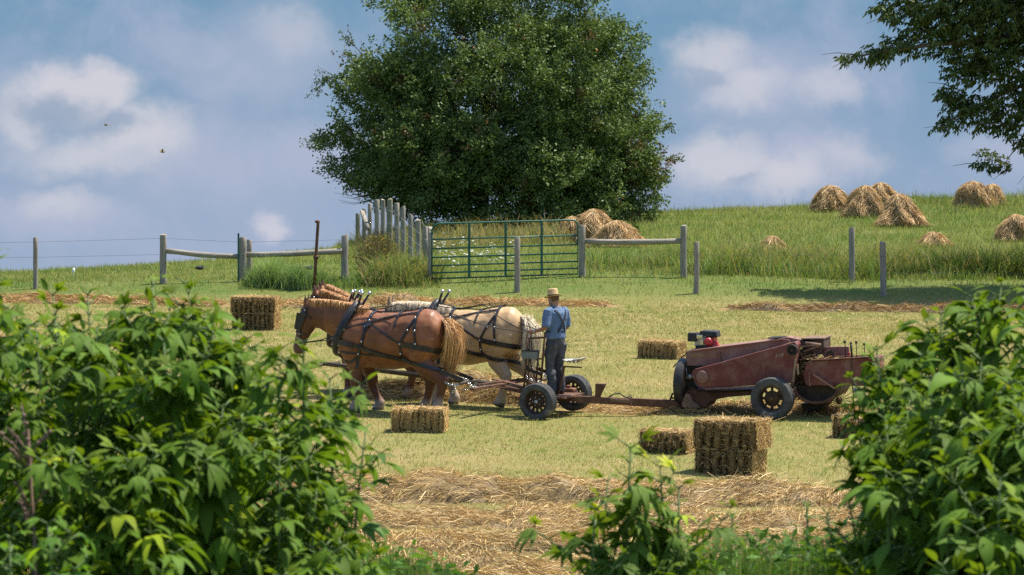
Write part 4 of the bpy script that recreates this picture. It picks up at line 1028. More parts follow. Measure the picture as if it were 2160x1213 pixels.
    mb.tube([k[0]+Vector((0, 0, -.02)) for k in crest[1:]], [(.035, .05)]*7, 8); cm = mb.mesh('mane_roll'); set_col(cm, np.tile(np.array(hair)*.85, (len(cm.vertices), 1))); link('crest_roll', cm, MANE, root)
    # ---- tail
    NT_ = 2200; t0 = Vector((-.93, 0, 1.62)); A = []; Bq = []; Mi = []
    for q in range(NT_):
        r = rs.normal(0, 1, 2); f = rs.random(); ln = rs.uniform(.55, 1.0)
        a = t0+Vector((-.02-.11*f**.8, r[0]*.035, .03-.16*f)); e = Vector((-1.08+.05*r[1]+.06*ln+rs.normal(0, .025), r[0]*.07*(1.35-.75*ln), 1.62-.95*ln+.07*r[1]))
        A.append(a); Bq.append(e); Mi.append(Vector((-.085-.045*abs(r[1])+rs.normal(0, .022), r[0]*.045+rs.normal(0, .02), .13+rs.normal(0, .04))))
    cc = np.array(tailcol)*rs.uniform(.65, 1.3, (NT_, 1))
    me = strand_mesh('tail', np.array(A), np.array(Bq), rs.uniform(.008, .015, NT_), cc, np.array(Mi), 5); link('tail', me, MANE, root, smooth=False)

    # ---- harness
    def hit(px_, pz_, s, yf=.33):
        r = bvh.ray_cast(Vector((px_, 2*s, pz_)), Vector((0, -s, 0)))
        if r[0] is None: return Vector((px_, yf*s, pz_)), Vector((0, s, 0)), False
        nn = r[1]; nn = nn if nn.y*s > 0 else Vector((0, s, 0))
        return r[0], nn, True
    def side_strap(mb, pl, w, s=1, th=.014, off=.010, yf=.33):
        pts = resample([Vector((p[0], 0, p[1])) for p in pl], .035); P_ = []; N_ = []; last = yf
        for p in pts:
            h, nn, ok = hit(p.x, p.z, s, last)
            if ok: last = abs(h.y)
            P_.append(h+nn*off); N_.append(nn)
        for it in range(2): P_ = [P_[0]]+[(P_[i-1]+P_[i]*2+P_[i+1])/4 for i in range(1, len(P_)-1)]+[P_[-1]]
        ribbon(mb, P_, N_, w, th)
    def over(mb, x0, z0, x1, z1, w, s0=1, s1=-1, th=.014):
        """strap over the back from (x0,z0) on one side across the spine at x1"""
        P_ = []; N_ = []
        for i in range(25):
            a = PI*i/24; ca = math.cos(a)
            f = 1-abs(ca); xx = x0+(x1-x0)*math.sin(a); cz = z0
            o = Vector((xx, ca*2, cz+(math.sin(a))*2)); d = Vector((0, -ca, -math.sin(a)))
            r = bvh.ray_cast(o, d)
            if r[0] is None: continue
            nn = r[1] if r[1].dot(d) < 0 else -r[1]; P_.append(r[0]+nn*.01); N_.append(nn)
        if len(P_) > 2: ribbon(mb, P_, N_, w, th)
    def L(px, py): g = 873+(px-830)*.06; return ((830-px)/113, (g-py)/122)
    # collar: padded ring leaning with the shoulder
    cc0 = Vector((.86, 0, 1.46)); ax = Vector((-.40, 0, .92)).normalized(); ring = []
    for k in range(28):
        a = 2*PI*k/28; hw = .285*(1-.22*math.cos(a)); ring.append(cc0+ax*(.47*math.cos(a))+Vector((0, hw*math.sin(a), 0)))
    mb = MB(); mb.tube(ring, (.075, .06), 10, closed=True); mb.build('collar', COLLAR, root, True)
    for s in (1, -1):
        pts = [r+Vector((-.045, .03*s, 0)) for r in ring[1:13]] if s > 0 else [r+Vector((-.045, -.03, 0)) for r in ring[27:15:-1]]
        top = pts[0]+ax*.20+Vector((-.01, .075*s, 0)); mb = MB(); mb.tube([top, pts[0]+ax*.07+Vector((0, .03*s, 0))]+pts, [.018, .024]+[.026]*len(pts), 8)
        hm = mb.build('hame', LEATHER, root, True)
        m = MB(); m.ball(top+ax*.02, .036, 9); m.build('ball', STEEL, hm, True)
        [MB().box(pts[i], (.05, .03, .05)).build('clasp', STEEL, hm) for i in (2, 6, 9)]
    # trace with its wide tug, breeching, back pad and straps on both sides
    for s in (1, -1):
        mb = MB(); side_strap(mb, [L(716, 711), L(763, 725), L(804, 741), L(872, 763), L(937, 786), (-1.42, .60)], .062, s, .02, .018, .36); side_strap(mb, [L(716, 711), L(763, 726)], .085, s, .028, .02); mb.build('trace', LEATHER, root)
        mb = MB(); side_strap(mb, [L(861, 727), L(900, 737), L(936, 747), (-1.0, 1.08)], .085, s, .02, .012); mb.build('breeching', LEATHER, root)
        mb = MB(); side_strap(mb, [L(893, 674), L(862, 727), L(861, 752), L(869, 764)], .038, s); side_strap(mb, [L(893, 674), L(896, 735)], .038, s); side_strap(mb, [L(796, 681), L(830, 704), L(861, 727)], .034, s); mb.build('hip_strap', LEATHER, root)
        mb = MB(); side_strap(mb, [L(733, 690), L(790, 679), L(845, 668), L(893, 664)], .028, s); side_strap(mb, [L(728, 737), L(766, 743)], .03, s)
        side_strap(mb, [L(712, 712), L(714, 735), L(731, 753), L(752, 762), L(768, 752)], .045, s); side_strap(mb, [L(868, 762), L(835, 752), L(770, 744)], .028, s); mb.build('side_strap', LEATHER, root)
        mb = MB(); side_strap(mb, [L(792, 676), L(781, 720), L(769, 745), L(766, 775)], .05, s, .016); gb = mb.build('girth', LEATHER, root)
        mb = MB(); side_strap(mb, [L(783, 687), L(800, 682)], .10, s, .024); mb.build('back_pad', LEATHER, root)
        m = MB(); m.ball((0, 0, 0), .021, 6, (1, .7, 1)); bme = m.mesh('buckle')
        for q in ((794, 676), (781, 718), (893, 676), (862, 727), (896, 729), (861, 747), (880, 700), (895, 702), (727, 737), (718, 711), (770, 743), (788, 688)):
            h, nn, ok = hit(*L(*q), s); bk = link('buckle', bme, STEEL, root); bk.location = h+nn*.024
    mb = MB(); over(mb, L(792, 676)[0], 1.45, .33, 1.75, .06); over(mb, L(893, 674)[0], 1.45, -.58, 1.8, .045); over(mb, L(850, 668)[0], 1.5, -.2, 1.75, .035)
    sp = []; sn = []
    for i in range(26):
        xx = .72-1.36*i/25; r = bvh.ray_cast(Vector((xx, 0, 3)), Vector((0, 0, -1)))
        if r[0]: sp.append(r[0]+Vector((0, 0, .012))); sn.append(Vector((0, 0, 1)))
    ribbon(mb, sp, sn, .05, .018); mb.build('back_strap', LEATHER, root)
    # bridle
    hp = lambda t, o: (H0+hd*t+hu_*o)
    for s in (1, -1):
        mb = MB()
        for pl, w in (([hp(-.02, -.02), hp(.25, .03), hp(.48, .0), hp(.64, -.04)], .03), ([hp(.05, .11), hp(.10, .02), hp(.16, -.15)], .026), ([hp(.46, .10), hp(.47, -.10)], .028)):
            side_strap(mb, [(p.x, p.z) for p in pl], w, s, .012, .008, .08)
        br = mb.build('bridle', LEATHER, root)
        q = hp(.20, .010)+Vector((0, .150*s, 0)); m = MB()
        m.add([q+hd*a+hu_*b+Vector((0, (.03*s if b > 0 else -.01*s)+dy*s, 0)) for dy in (0, .012) for a, b in ((-.11, -.06), (.20, -.03), (.21, .085), (-.08, .11))], [(0, 1, 2, 3), (7, 6, 5, 4), (0, 4, 5, 1), (1, 5, 6, 2), (2, 6, 7, 3), (3, 7, 4, 0)])
        m.build('blinker', LEATHER, root, bevel=.004)  # black plate made longer than a blinker to include the shadow on the face
        m = MB(); b0 = hp(.63, -.04)+Vector((0, .10*s, 0)); m.tube([b0+Vector((.045*math.cos(a), 0, .045*math.sin(a))) for a in [k*PI/5 for k in range(10)]], .009, 6, closed=True)
        for o in (.05, .18, .34, .48): m.ball(hp(o, .015)+Vector((0, .118*s*(1-.3*o), 0)), .016, 6)
        m.build('bit_ring', STEEL, root, True)
        mb = MB(); e = ring[8] if s > 0 else ring[20]; mb.tube([b0, b0.lerp(e, .5)+Vector((0, 0, -.03)), e], .010, 6); mb.tube([hp(.02, -.02)+Vector((0, .10*s, 0)), crest[4][0]+Vector((0, .10*s, -.14)), ring[3 if s > 0 else 25]], .009, 6); mb.build('side_rein', LEATHER, root, True)
    return root

def horse_at(px, py_ground, dl=0.0, da=0.0):
    p = fieldpt(px, py_ground); h = Vector((-math.cos(math.radians(22)), math.sin(math.radians(22)), 0)); r = Vector((math.sin(math.radians(22)), math.cos(math.radians(22)), 0))
    q = p+r*dl+h*da; q.z = gz1(q.x, q.y)-.01; return q
CHEST = (.195, .074, .029)
horse(horse_at(830, 873), 1.0, CHEST, (.105, .036, .016), (.30, .22, .165), (.55, .32, .14), (.58, .35, .155), (1.62, 1.90), (.22, -.80), (.62, .36, -.92, -.52),
      'brown draft horse nearest the camera, wearing a black harness with blinkers', manelen=.14, seedv=41)
horse(horse_at(830, 873, 1.53, -.86), .985, (.42, .275, .14), (.42, .31, .20), (.46, .37, .28), (.66, .56, .42), (.72, .64, .50), (1.58, 1.82), (.55, -.85), (.70, .45, -.62, -.95),
      'pale blond draft horse with a white mane and tail, just ahead of the driver', manelen=.36, maneside=1, seedv=42)
horse(horse_at(830, 873, 2.35, 1.33), .93, CHEST, (.105, .036, .016), (.30, .22, .165), (.46, .24, .10), (.50, .27, .11), (1.36, 2.08), (.50, -.80), (.6, .45, -.7, -.8),
      'brown draft horse whose head shows directly above the nearest one', manelen=.14, seedv=43)
horse(horse_at(830, 873, 3.15, 1.66), .92, (.26, .11, .042), (.105, .036, .016), (.30, .22, .165), (.50, .28, .13), (.50, .27, .11), (1.32, 2.16), (.50, -.80), (.6, .45, -.7, -.8),
      'brown draft horse farthest from the camera, its pale crest highest of the team', manelen=.14, seedv=44)
# ------------------------------------------------------------------ the cart the driver stands on
RUBBER = noise_mat('tyre_rubber', (.045, .046, .048), (.095, .094, .092), 7, .8, .25, c3=(.24, .22, .18), scale3=3.5, thr3=(.55, .72), spec=.3)
RIMM = noise_mat('rim_rust', (.025, .018, .014), (.070, .042, .026), 9, .75, .2, c3=(.16, .09, .05), scale3=6, thr3=(.58, .75))
TONGUE = noise_mat('tongue_wood', (.055, .045, .038), (.13, .105, .08), 6, .85, .4, stretch=(.6, 6, 6))
PALEST = noise_mat('bare_steel', (.30, .30, .29), (.48, .47, .44), 8, .42, metal=.6, c3=(.25, .16, .09), scale3=5, thr3=(.6, .8))
GREYBOX = noise_mat('grey_paint', (.14, .16, .16), (.20, .22, .215), 6, .6, c3=(.16, .10, .06), scale3=7, thr3=(.62, .8))
DARK = noise_mat('greasy_steel', (.014, .012, .011), (.045, .034, .028), 9, .6, .2)
MY = Matrix.Rotation(-PI/2, 4, 'X')      # lathe axis onto local +Y
def on_plane(Mw, px, py, Y):
    """local point of the photo ray where local Y has the given value"""
    Mi = Mw.inverted(); c = Mi @ Vector((0, 0, CAMZ)); d = Mi.to_3x3() @ Vector(((px-CX)/F, 1, -(py-CY)/F))
    return c+d*((Y-c.y)/d.y)
def wheel(parent, c, R, w, rimr, spokes=10, name='wheel', lug=False):
    T = Matrix.Translation(Vector(c)) @ MY; h = w/2
    m = MB()       # rim: dished disc, outer ring, bars between openings
    m.lathe([(.02, h*.35), (rimr*.30, h*.40), (rimr*.62, h*.15), (rimr*.64, h*.05), (rimr*.62, h*.0), (.02, h*.1)], 24, T)
    m.lathe([(rimr*1.02, h*.92), (rimr*.93, h*.85), (rimr*.88, h*.2), (rimr*.88, -h*.6), (rimr*1.02, -h*.9)], 32, T, closed=True)
    for k in range(spokes):
        a = 2*PI*k/spokes; ca, sa = math.cos(a), math.sin(a)
        m.bar(T @ Vector((ca*rimr*.6, sa*rimr*.6, h*.1)), T @ Vector((ca*rimr*.9, sa*rimr*.9, h*.12)), rimr*.22, .012, T.to_3x3() @ Vector((0, 0, 1)))
    rim = autosmooth(m.build(name, RIMM, parent, True), 35)
    m = MB(); prof = [(rimr, h*.80), (rimr+.02, h*.95), ((rimr+R)/2, h*1.04), (R*.955, h*.90), (R*.985, h*.72)]
    for k in range(5): q = h*(.66-.33*k); prof += [(R, q), (R, q-h*.22), (R-.012, q-h*.24), (R-.012, q-h*.31)]
    prof = prof[:-2]+[(R*.985, -h*.80), (R*.955, -h*.92), ((rimr+R)/2, -h*1.04), (rimr+.02, -h*.95), (rimr, -h*.8)]
    m.lathe(prof, 56, T, closed=True); autosmooth(m.build('tyre', RUBBER, rim, True), 35)
    m = MB(); m.lathe([(.001, h*.75), (rimr*.16, h*.72), (rimr*.18, h*.4), (.001, h*.3)], 14, T)
    for k in range(5): a = 2*PI*k/5; m.ball(T @ Vector((rimr*.36*math.cos(a), rimr*.36*math.sin(a), h*.42)), .013, 6)
    m.build('hub', PALEST if R < .34 else RUST, rim, True)
    return rim
CT = PI-math.radians(25)
def cart():
    nw = fieldpt(1134, 886); lf = Vector((-math.sin(CT), math.cos(CT), 0)); o = nw-lf*.76; o.z = gz1(o.x, o.y)
    root = empty('cart', o, CT, True); bpy.context.view_layer.update(); tag(root, 'rusty two-wheeled horse cart with an iron seat and upright rails', 'cart')
    Mw = root.matrix_world.copy(); q = lambda px, py, Y=0.0: on_plane(Mw, px, py, Y)
    for y in (.76, -.76): wheel(root, (0, y, .317), .317, .215, .20, 12)
    m = MB(); m.bar((0, -.66, .32), (0, .66, .32), .09, .09); m.bar((.05, -.3, .34), (.9, -.16, .46), .06, .07); m.bar((.05, .3, .34), (.9, .16, .46), .06, .07); m.bar((-.45, 0, .30), (.2, 0, .32), .08, .09); m.build('axle_frame', RUST, root, bevel=.006)
    m = MB(); m.box((-.05, 0, .352), (.62, .84, .03)); m.build('platform', RUST, root, bevel=.004)
    # upright rails
    A0 = q(1105, 818, .28); A1 = q(1114, 714, .28); B0 = q(1141, 803, .22); B1 = q(1150, 703, .22)
    m = MB(); m.tube([A0, A1], .019, 8); m.tube([B0, B1+Vector((0, 0, .02))], .021, 8); m.tube([A1, q(1147, 712, .22)], .017, 8); m.tube([q(1128, 757, .26), q(1143, 757, .22)], .015, 8)
    m.tube([A0+Vector((-.06, -.03, 0)), A1+Vector((-.02, -.03, -.02))], .012, 6); m.tube([q(1114, 735, .24), q(1120, 770, .2), q(1133, 812, .2)], .012, 6); m.build('rail', RUST, root, True)
    for y in (-.26,):
        m = MB(); C0 = A0+Vector((0, -.5, 0)); m.tube([C0, C0+(A1-A0)*.7], .017, 8); m.build('rail', RUST, root, True)
    c = (q(1097, 741, .33)+q(1133, 757, .33))/2; m = MB(); m.box(c+Vector((0, -.07, 0)), (.27, .15, .13)); b = m.build('box', GREYBOX, root, bevel=.008)
    m = MB(); m.box(c+Vector((0, -.07, .07)), (.285, .165, .018)); m.build('lid', DARK, b, bevel=.004)
    # iron seat: a dished pan with slots
    sc_ = q(1212, 762, -.02); m = MB(); nr, na = 6, 36; V = []; Fs = []
    for i in range(nr+1):
        r = i/nr
        for k in range(na):
            a = 2*PI*k/na; back = max(0, -math.cos(a)); V.append((sc_.x+.21*r*math.cos(a), sc_.y+.22*r*math.sin(a), sc_.z-.03+r*r*(.05+.055*back)))
    for i in range(nr):
        for k in range(na):
            if i in (2, 3, 4) and k % 3 == 0: continue
            Fs.append((i*na+k, i*na+(k+1) % na, (i+1)*na+(k+1) % na, (i+1)*na+k))
    me = bpy.data.meshes.new('seat'); me.from_pydata([tuple(v) for v in V], [], Fs); so = link('seat', me, PALEST, root)
    sd = so.modifiers.new('t', 'SOLIDIFY'); sd.thickness = .008
    m = MB(); m.bar(q(1189, 773, -.02), q(1226, 775, -.02), .06, .022); m.bar(q(1190, 772, -.02), q(1180, 822, -.02), .05, .035, (1, 0, 0)); m.bar(q(1180, 822, -.02), q(1172, 845, -.02), .05, .035, (1, 0, 0)); m.build('seat_spring', RUST, root, bevel=.004)
    c = q(1202, 827, -.45); m = MB(); m.box(c, (.20, .16, .14)); m.box(c+Vector((.02, 0, .09)), (.08, .07, .06)); m.build('battery_case', noise_mat('faded_red_box', (.16, .065, .04), (.25, .12, .075), 8, .8), root, bevel=.01)
    m = MB(); pts = [c+Vector((-.08, .05, .0)), c+Vector((-.18, .1, .05)), c+Vector((-.26, .2, -.06)), c+Vector((-.12, .5, -.13)), c+Vector((.3, .7, -.12))]; m.tube(pts, .010, 6); m.build('cable', DARK, root, True)
    # pole and evener
    T0 = Vector((.15, 0, .42)); T1 = q(676, 766, .0); m = MB(); m.tube([T0, T0.lerp(T1, .5), T1], [(.055, .055), (.052, .05), (.04, .04)], 8); m.build('pole', TONGUE, root, True)
    m = MB(); e = T1+Vector((-.05, 0, -.02)); m.tube([e+Vector((0, .62, -.02)), e, e+Vector((0, -.62, -.02))], .028, 8); m.build('neck_yoke', TONGUE, root, True)
    m = MB(); m.bar((1.06, 1.15, .52), (.82, -1.1, .50), .085, .035); m.bar((1.12, .8, .555), (.88, -.72, .535), .05, .03); m.bar((.55, 0, .47), (1.2, 0, .58), .14, .02); m.bar((.30, .28, .44), (1.0, .62, .52), .045, .02); m.bar((.30, -.28, .44), (.9, -.62, .5), .045, .02); m.build('evener', RUST, root, bevel=.004)
    trees = [(1.30, .80, .60), (.42, -.72, .56), (1.0, -1.62, .56)]
    for x, y, z in trees:
        m = MB(); m.tube([(x-.02, y+.40, z), (x+.03, y, z), (x-.02, y-.40, z)], [.018, .032, .018], 8); m.build('singletree', TONGUE, root, True)
    rs = random.Random(5)
    def chain(a, b, n, sag=.05):
        a = Vector(a); b = Vector(b); m = MB()
        for i in range(n):
            f = (i+.5)/n; p = a.lerp(b, f)+Vector((0, 0, -sag*4*f*(1-f))); d = (b-a).normalized(); u = d.orthogonal().normalized() if i % 2 else d.cross(d.orthogonal()).normalized(); L = (b-a).length/n*.75
            m.tube([p+d*(L*math.cos(k*PI/4))+u*(.016*math.sin(k*PI/4)) for k in range(8)], .0075, 5, closed=True)
        m.build('chain', STEEL, root, True)
    for x, y, z in trees:
        for s in (.4, -.4): chain((x, y+s, z), (x+.34, y+s*.85, z+.06), 9); chain((x+.0, y+s, z-.01), (x+.12, y+s*.9, z-.15), 4, .01)
        chain((x, y, z), (x-.2, y*.95, z-.05), 5)
    for k in range(8): chain((1.2-k*.03, .95-k*.22, .55), (1.38-k*.02, .85-k*.2, .44+.05*rs.random()), 5, .04)
    return root, Mw
CART, CM = cart()
# ------------------------------------------------------------------ the driver
SKIN = attr_mat('skin', .5, 0, .35, .08, 10)
SHIRT = noise_mat('blue_shirt', (.095, .155, .265), (.135, .205, .33), 7, .85, .25, bscale=12)
TROUS = noise_mat('grey_trousers', (.055, .057, .066), (.085, .086, .096), 8, .9, .25, bscale=10)
BRACE = noise_mat('braces', (.022, .026, .04), (.035, .04, .055), 12, .8)
STRAWH = noise_mat('straw_hat', (.50, .34, .155), (.62, .45, .23), 40, .7, .4, stretch=(1, 1, 3))
BLACK = noise_mat('black_band', (.012, .012, .012), (.02, .02, .02), 10, .8)
BEARD = attr_mat('beard_hair', .7, 0, .2, .25, 20)
BOOT = noise_mat('boot_leather', (.035, .022, .015), (.07, .045, .03), 9, .7, .2)
REINM = noise_mat('rein_leather', (.02, .016, .013), (.04, .03, .025), 9, .6)
def person():
    gp = CM @ Vector((.02, .03, .366)); w = P(1172, 839, gp.y)
    loc = Vector((w.x, gp.y, gp.z)); rot = math.radians(135); S = 1.0
    root = empty('person', loc); root.matrix_world = Matrix.Translation(loc) @ Matrix.Rotation(rot, 4, 'Z') @ Matrix.Scale(S, 4); bpy.context.view_layer.update()
    tag(root, 'man in straw hat, blue shirt and dark braces standing on the cart holding reins', 'person')
    X = Vector((1, 0, 0)); Z = Vector((0, 0, 1))
    LEG = {1: [(-.005, .105, .90), (.03, .115, .50), (-.02, .12, .09)], -1: [(-.005, -.105, .90), (.045, -.115, .50), (.01, -.125, .09)]}
    ARM = {1: [(-.02, .205, 1.435), (-.03, .285, 1.15), (.205, .315, 1.085), (.30, .325, 1.075)], -1: [(-.02, -.205, 1.435), (.0, -.275, 1.16), (.22, -.21, 1.06), (.31, -.19, 1.045)]}
    def limb(mb, pts, rad, n=12, sub=3):
        P_ = []; R_q = []
        for i in range(len(pts)-1):
            for k in range(sub): f = k/sub; P_.append(Vector(pts[i]).lerp(Vector(pts[i+1]), f)); R_q.append(rad[i]*(1-f)+rad[i+1]*f)
        P_.append(Vector(pts[-1])); R_q.append(rad[-1]); mb.tube(P_, R_q, n)
    torso = [(-.0, .88, .105, .155), (-.0, .97, .115, .165), (.0, 1.08, .108, .155), (-.01, 1.20, .118, .170), (-.02, 1.32, .122, .188), (-.03, 1.41, .105, .190), (-.028, 1.47, .075, .12), (-.01, 1.50, .056, .062), (.015, 1.56, .052, .056), (.03, 1.60, .05, .055)]
    def tor(mb, g, top):
        mb.loft([((x, 0, z), Z, X, a+g, b+g) for x, z, a, b in torso[:top]], 20)
    HC = Vector((.055, 0, 1.655))
    hx = Vector((.95, 0, -.30)).normalized(); hz = Vector((.30, 0, .95)).normalized()
    def head(mb):
        hp = lambda f, l, u: HC+hx*f+Vector((0, l, 0))+hz*u
        mb.loft([(hp(-.01, 0, u), hz, hx, a, b) for u, a, b in ((-.125, .03, .025), (-.11, .065, .045), (-.06, .088, .064), (0, .098, .074), (.05, .100, .076), (.09, .082, .064), (.115, .045, .036))], 16)
        mb.loft([(hp(.085, 0, .012), -hz, hx, .008, .008), (hp(.104, 0, -.018), -hz, hx, .016, .014), (hp(.098, 0, -.036), -hz, hx, .014, .017)], 8)
        mb.tube([hp(.088, -.022, -.058), hp(.097, 0, -.057), hp(.088, .022, -.058)], .008, 6)
        mb.tube([hp(.085, -.045, .022), hp(.097, 0, .024), hp(.085, .045, .022)], .010, 6)
        for s in (1, -1): mb.loft([(hp(-.012, .074*s, u), hz, hx, a, .010) for u, a in ((-.032, .008), (-.018, .016), (.008, .02), (.026, .012))], 8)
    def hand(mb, s):
        wv = Vector(ARM[s][2]); pv = Vector(ARM[s][3]); d = (pv-wv).normalized(); inn = Vector((0, -s, 0)); inn = (inn-d*inn.dot(d)).normalized(); up = Vector((0, 0, 1)); up = (up-d*up.dot(d)).normalized()
        palm0 = wv+d*.015; palm1 = wv+d*.10
        mb.loft([(palm0, d, up, .030, .022), (palm0+d*.045, d, up, .043, .020), (palm1, d, up, .042, .016)], 10)
        for i, (o, ln) in enumerate(((.032, .085), (.011, .095), (-.011, .088), (-.031, .070))):       # four fingers curled round the reins
            b = palm1+up*o-d*.01; r = .0095-.0006*i
            p1 = b+d*ln*.42+inn*.006; p2 = p1+d*ln*.08+inn*ln*.36; p3 = p2-d*ln*.28+inn*ln*.06
            mb.tube([b, p1, p1.lerp(p2, .5)+d*.004, p2, p3], [r*1.05, r, r*.97, r*.93, r*.8], 8)
        b = palm0+up*.028+d*.02+inn*.012; mb.tube([b, b+d*.03+inn*.026+up*.010, b+d*.058+inn*.038-up*.004], [.013, .0115, .0095], 8)
    mb = MB(); tor(mb, 0, 10); head(mb)
    for s in (1, -1):
        limb(mb, LEG[s], (.082, .058, .042)); limb(mb, [LEG[s][2], (LEG[s][2][0]+.02, LEG[s][2][1], .05), (LEG[s][2][0]+.13, LEG[s][2][1]+.02*s, .03)], (.042, .045, .032))
        limb(mb, ARM[s][:3], (.058, .043, .028)); hand(mb, s)
    body = remesh(mb, 'body', .0075, 2, .4); V = mesh_co(body); c = np.tile(np.array([.40, .22, .145]), (len(V), 1)); c[V[:, 2] < .5] *= .9
    red = (np.abs(V[:, 1]) > .2); c[red] = np.array([.36, .165, .10]); set_col(body, c); link('body', body, SKIN, root)
    # shirt
    mb = MB(); mb.loft([((x, 0, z), Z, X, a+.022+e, b+.022+e) for (x, z, a, b), e in zip([(0, .955, .11, .16)]+torso[1:9], (0.0, .012, .020, .016, .010, .006, .004, .004, .004))][:8], 24)
    for s in (1, -1): limb(mb, [(-.02, .15*s, 1.43)]+[ARM[s][0]]+[tuple(Vector(ARM[s][0]).lerp(Vector(ARM[s][1]), .97))], (.085, .088, .078), 14, 4)
    sh = remesh(mb, 'shirt', .012, 3, .5)
    co = mesh_co(sh); fold = (fbm(co[:, 1]*1.0+co[:, 2]*.35, co[:, 2]*.7+co[:, 0], 9.0, 3)-.5)*.032; nn = np.empty(len(co)*3, dtype=np.float32); sh.vertices.foreach_get('normal', nn); co = co+nn.reshape(-1, 3)*fold[:, None]; sh.vertices.foreach_set('co', co.astype(np.float32).ravel()); sh.update()
    so = link('shirt', sh, SHIRT, root)
    m = MB(); m.tube([(-.018+.066*math.cos(a), .072*math.sin(a), 1.512+.018*math.cos(a)) for a in [2*PI*k/20 for k in range(20)]], [(.022, .012)]*20, 8, closed=True); m.build('collar', SHIRT, so, True)
    # trousers
    mb = MB(); mb.loft([((-.002, 0, z), Z, X, a, b) for z, a, b in ((.80, .105, .165), (.88, .135, .183), (.97, .142, .186), (1.06, .132, .176), (1.09, .130, .174))], 22)
    for s in (1, -1): l = LEG[s]; limb(mb, [(l[0][0]-.015, l[0][1]-.005*s, .89), (l[1][0]*.6, l[1][1], .66), (l[1][0], l[1][1], .48), (l[2][0]-.005, l[2][1], .25), (l[2][0]-.0, l[2][1], .055)], (.118, .103, .088, .080, .079), 16)
    tr = remesh(mb, 'trousers', .013, 3, .5); co = mesh_co(tr); nn = np.empty(len(co)*3, dtype=np.float32); tr.vertices.foreach_get('normal', nn)
    fold = (fbm(co[:, 1]*2+co[:, 0]*2, co[:, 2]*1.6+co[:, 1], 6.5, 12)-.5)*.036*(1-.4*sstep(co[:, 2], .6, 1.0)); co = co+nn.reshape(-1, 3)*fold[:, None]; tr.vertices.foreach_set('co', co.astype(np.float32).ravel()); tr.update(); link('trousers', tr, TROUS, root)
    m = MB(); m.tube([(-.002+.140*math.cos(a), .186*math.sin(a), 1.082) for a in [2*PI*k/28 for k in range(28)]], [(.020, .008)]*28, 6, closed=True); m.build('waistband', BRACE, root, True)
    # braces: crossed at the back
    bv = BVHTree.FromPolygons([Vector(v) for v in mesh_co(sh)], [tuple(p.vertices) for p in sh.polygons])
    for s in (1, -1):
        pl = [(.125*s, 1.465), (.095*s, 1.42), (.02*s, 1.29), (-.075*s, 1.12), (-.085*s, 1.075)]; mb = MB()
        for sx in (-1, 1):
            pp = pl if sx < 0 else [(.125*s, 1.465), (.12*s, 1.40), (.10*s, 1.25), (.09*s, 1.08)]
            pts = resample([Vector((0, y, z)) for y, z in pp], .03); A = []; N = []
            for p in pts:
                r = bv.ray_cast(Vector((sx*1.0, p.y, p.z)), Vector((-sx, 0, 0)))
                if r[0] is None: continue
                n = Vector((sx, 0, .1)).normalized(); A.append(r[0]+n*.006); N.append(n)
            ribbon(mb, A, N, .034, .006)
        mb.build('brace', BRACE, root)
    # boots, hair and beard, hat
    for s in (1, -1):
        l = LEG[s][2]; mb = MB(); a0 = Vector((l[0], l[1], 0)); mb.loft([(a0+Vector((-.075, 0, .035)), X, Z, .03, .028), (a0+Vector((-.05, 0, .05)), X, Z, .05, .044), (a0+Vector((.02, 0, .05)), X, Z, .052, .047), (a0+Vector((.10, .01*s, .036)), X, Z, .038, .052), (a0+Vector((.17, .015*s, .027)), X, Z, .028, .045), (a0+Vector((.205, .015*s, .022)), X, Z, .014, .022)], 12)
        mb.loft([(a0+Vector((-.01, 0, .04)), Z, X, .055, .048), (a0+Vector((-.01, 0, .17)), Z, X, .055, .05)], 12); mb.build('boot', BOOT, root, True)
    mb = MB(); hp = lambda f, l, u: HC+hx*f+Vector((0, l, 0))+hz*u
    mb.loft([(hp(.055, 0, -.065), -hz, hx, .050, .062), (hp(.062, 0, -.11), -hz, hx, .045, .056), (hp(.07, 0, -.16), -hz, hx, .032, .042), (hp(.075, 0, -.215), -hz, hx, .012, .018)], 12)
    for s in (1, -1): mb.loft([(hp(.03, .068*s, .0), -hz, hx, .018, .012), (hp(.04, .064*s, -.05), -hz, hx, .028, .016), (hp(.05, .048*s, -.10), -hz, hx, .032, .02)], 8)
    bm_ = mb.mesh('beard'); set_col(bm_, np.tile(np.array([.30, .26, .21]), (len(bm_.vertices), 1))); link('beard', bm_, BEARD, root)
    mb = MB(); mb.loft([(hp(-.025, 0, -.062), hz, hx, .076, .062), (hp(-.022, 0, -.02), hz, hx, .090, .077), (hp(-.018, 0, .04), hz, hx, .094, .081), (hp(-.014, 0, .075), hz, hx, .088, .074)], 16)
    hm = mb.mesh('hair'); set_col(hm, np.tile(np.array([.15, .09, .055]), (len(hm.vertices), 1))); link('hair', hm, BEARD, root)
    HM = Matrix.Translation(HC+hz*.035+hx*-.005) @ Matrix.Rotation(math.radians(9), 4, 'Y')
    m = MB(); m.lathe([(.088, .012), (.096, .0), (.125, -.004), (.158, .003), (.160, .009), (.125, .003), (.100, .010), (.096, .02), (.092, .11), (.086, .132), (.074, .141), (.001, .143), (.001, .136), (.07, .134), (.082, .11)], 32, HM @ Matrix.Diagonal((1.06, .96, 1, 1)))
    hat = m.build('hat', STRAWH, root, True); autosmooth(hat, 50)
    m = MB(); m.lathe([(.0985, .012), (.0975, .034), (.093, .034), (.094, .012)], 32, HM @ Matrix.Diagonal((1.06, .96, 1, 1)), closed=True); m.build('hat_band', BLACK, hat, True)
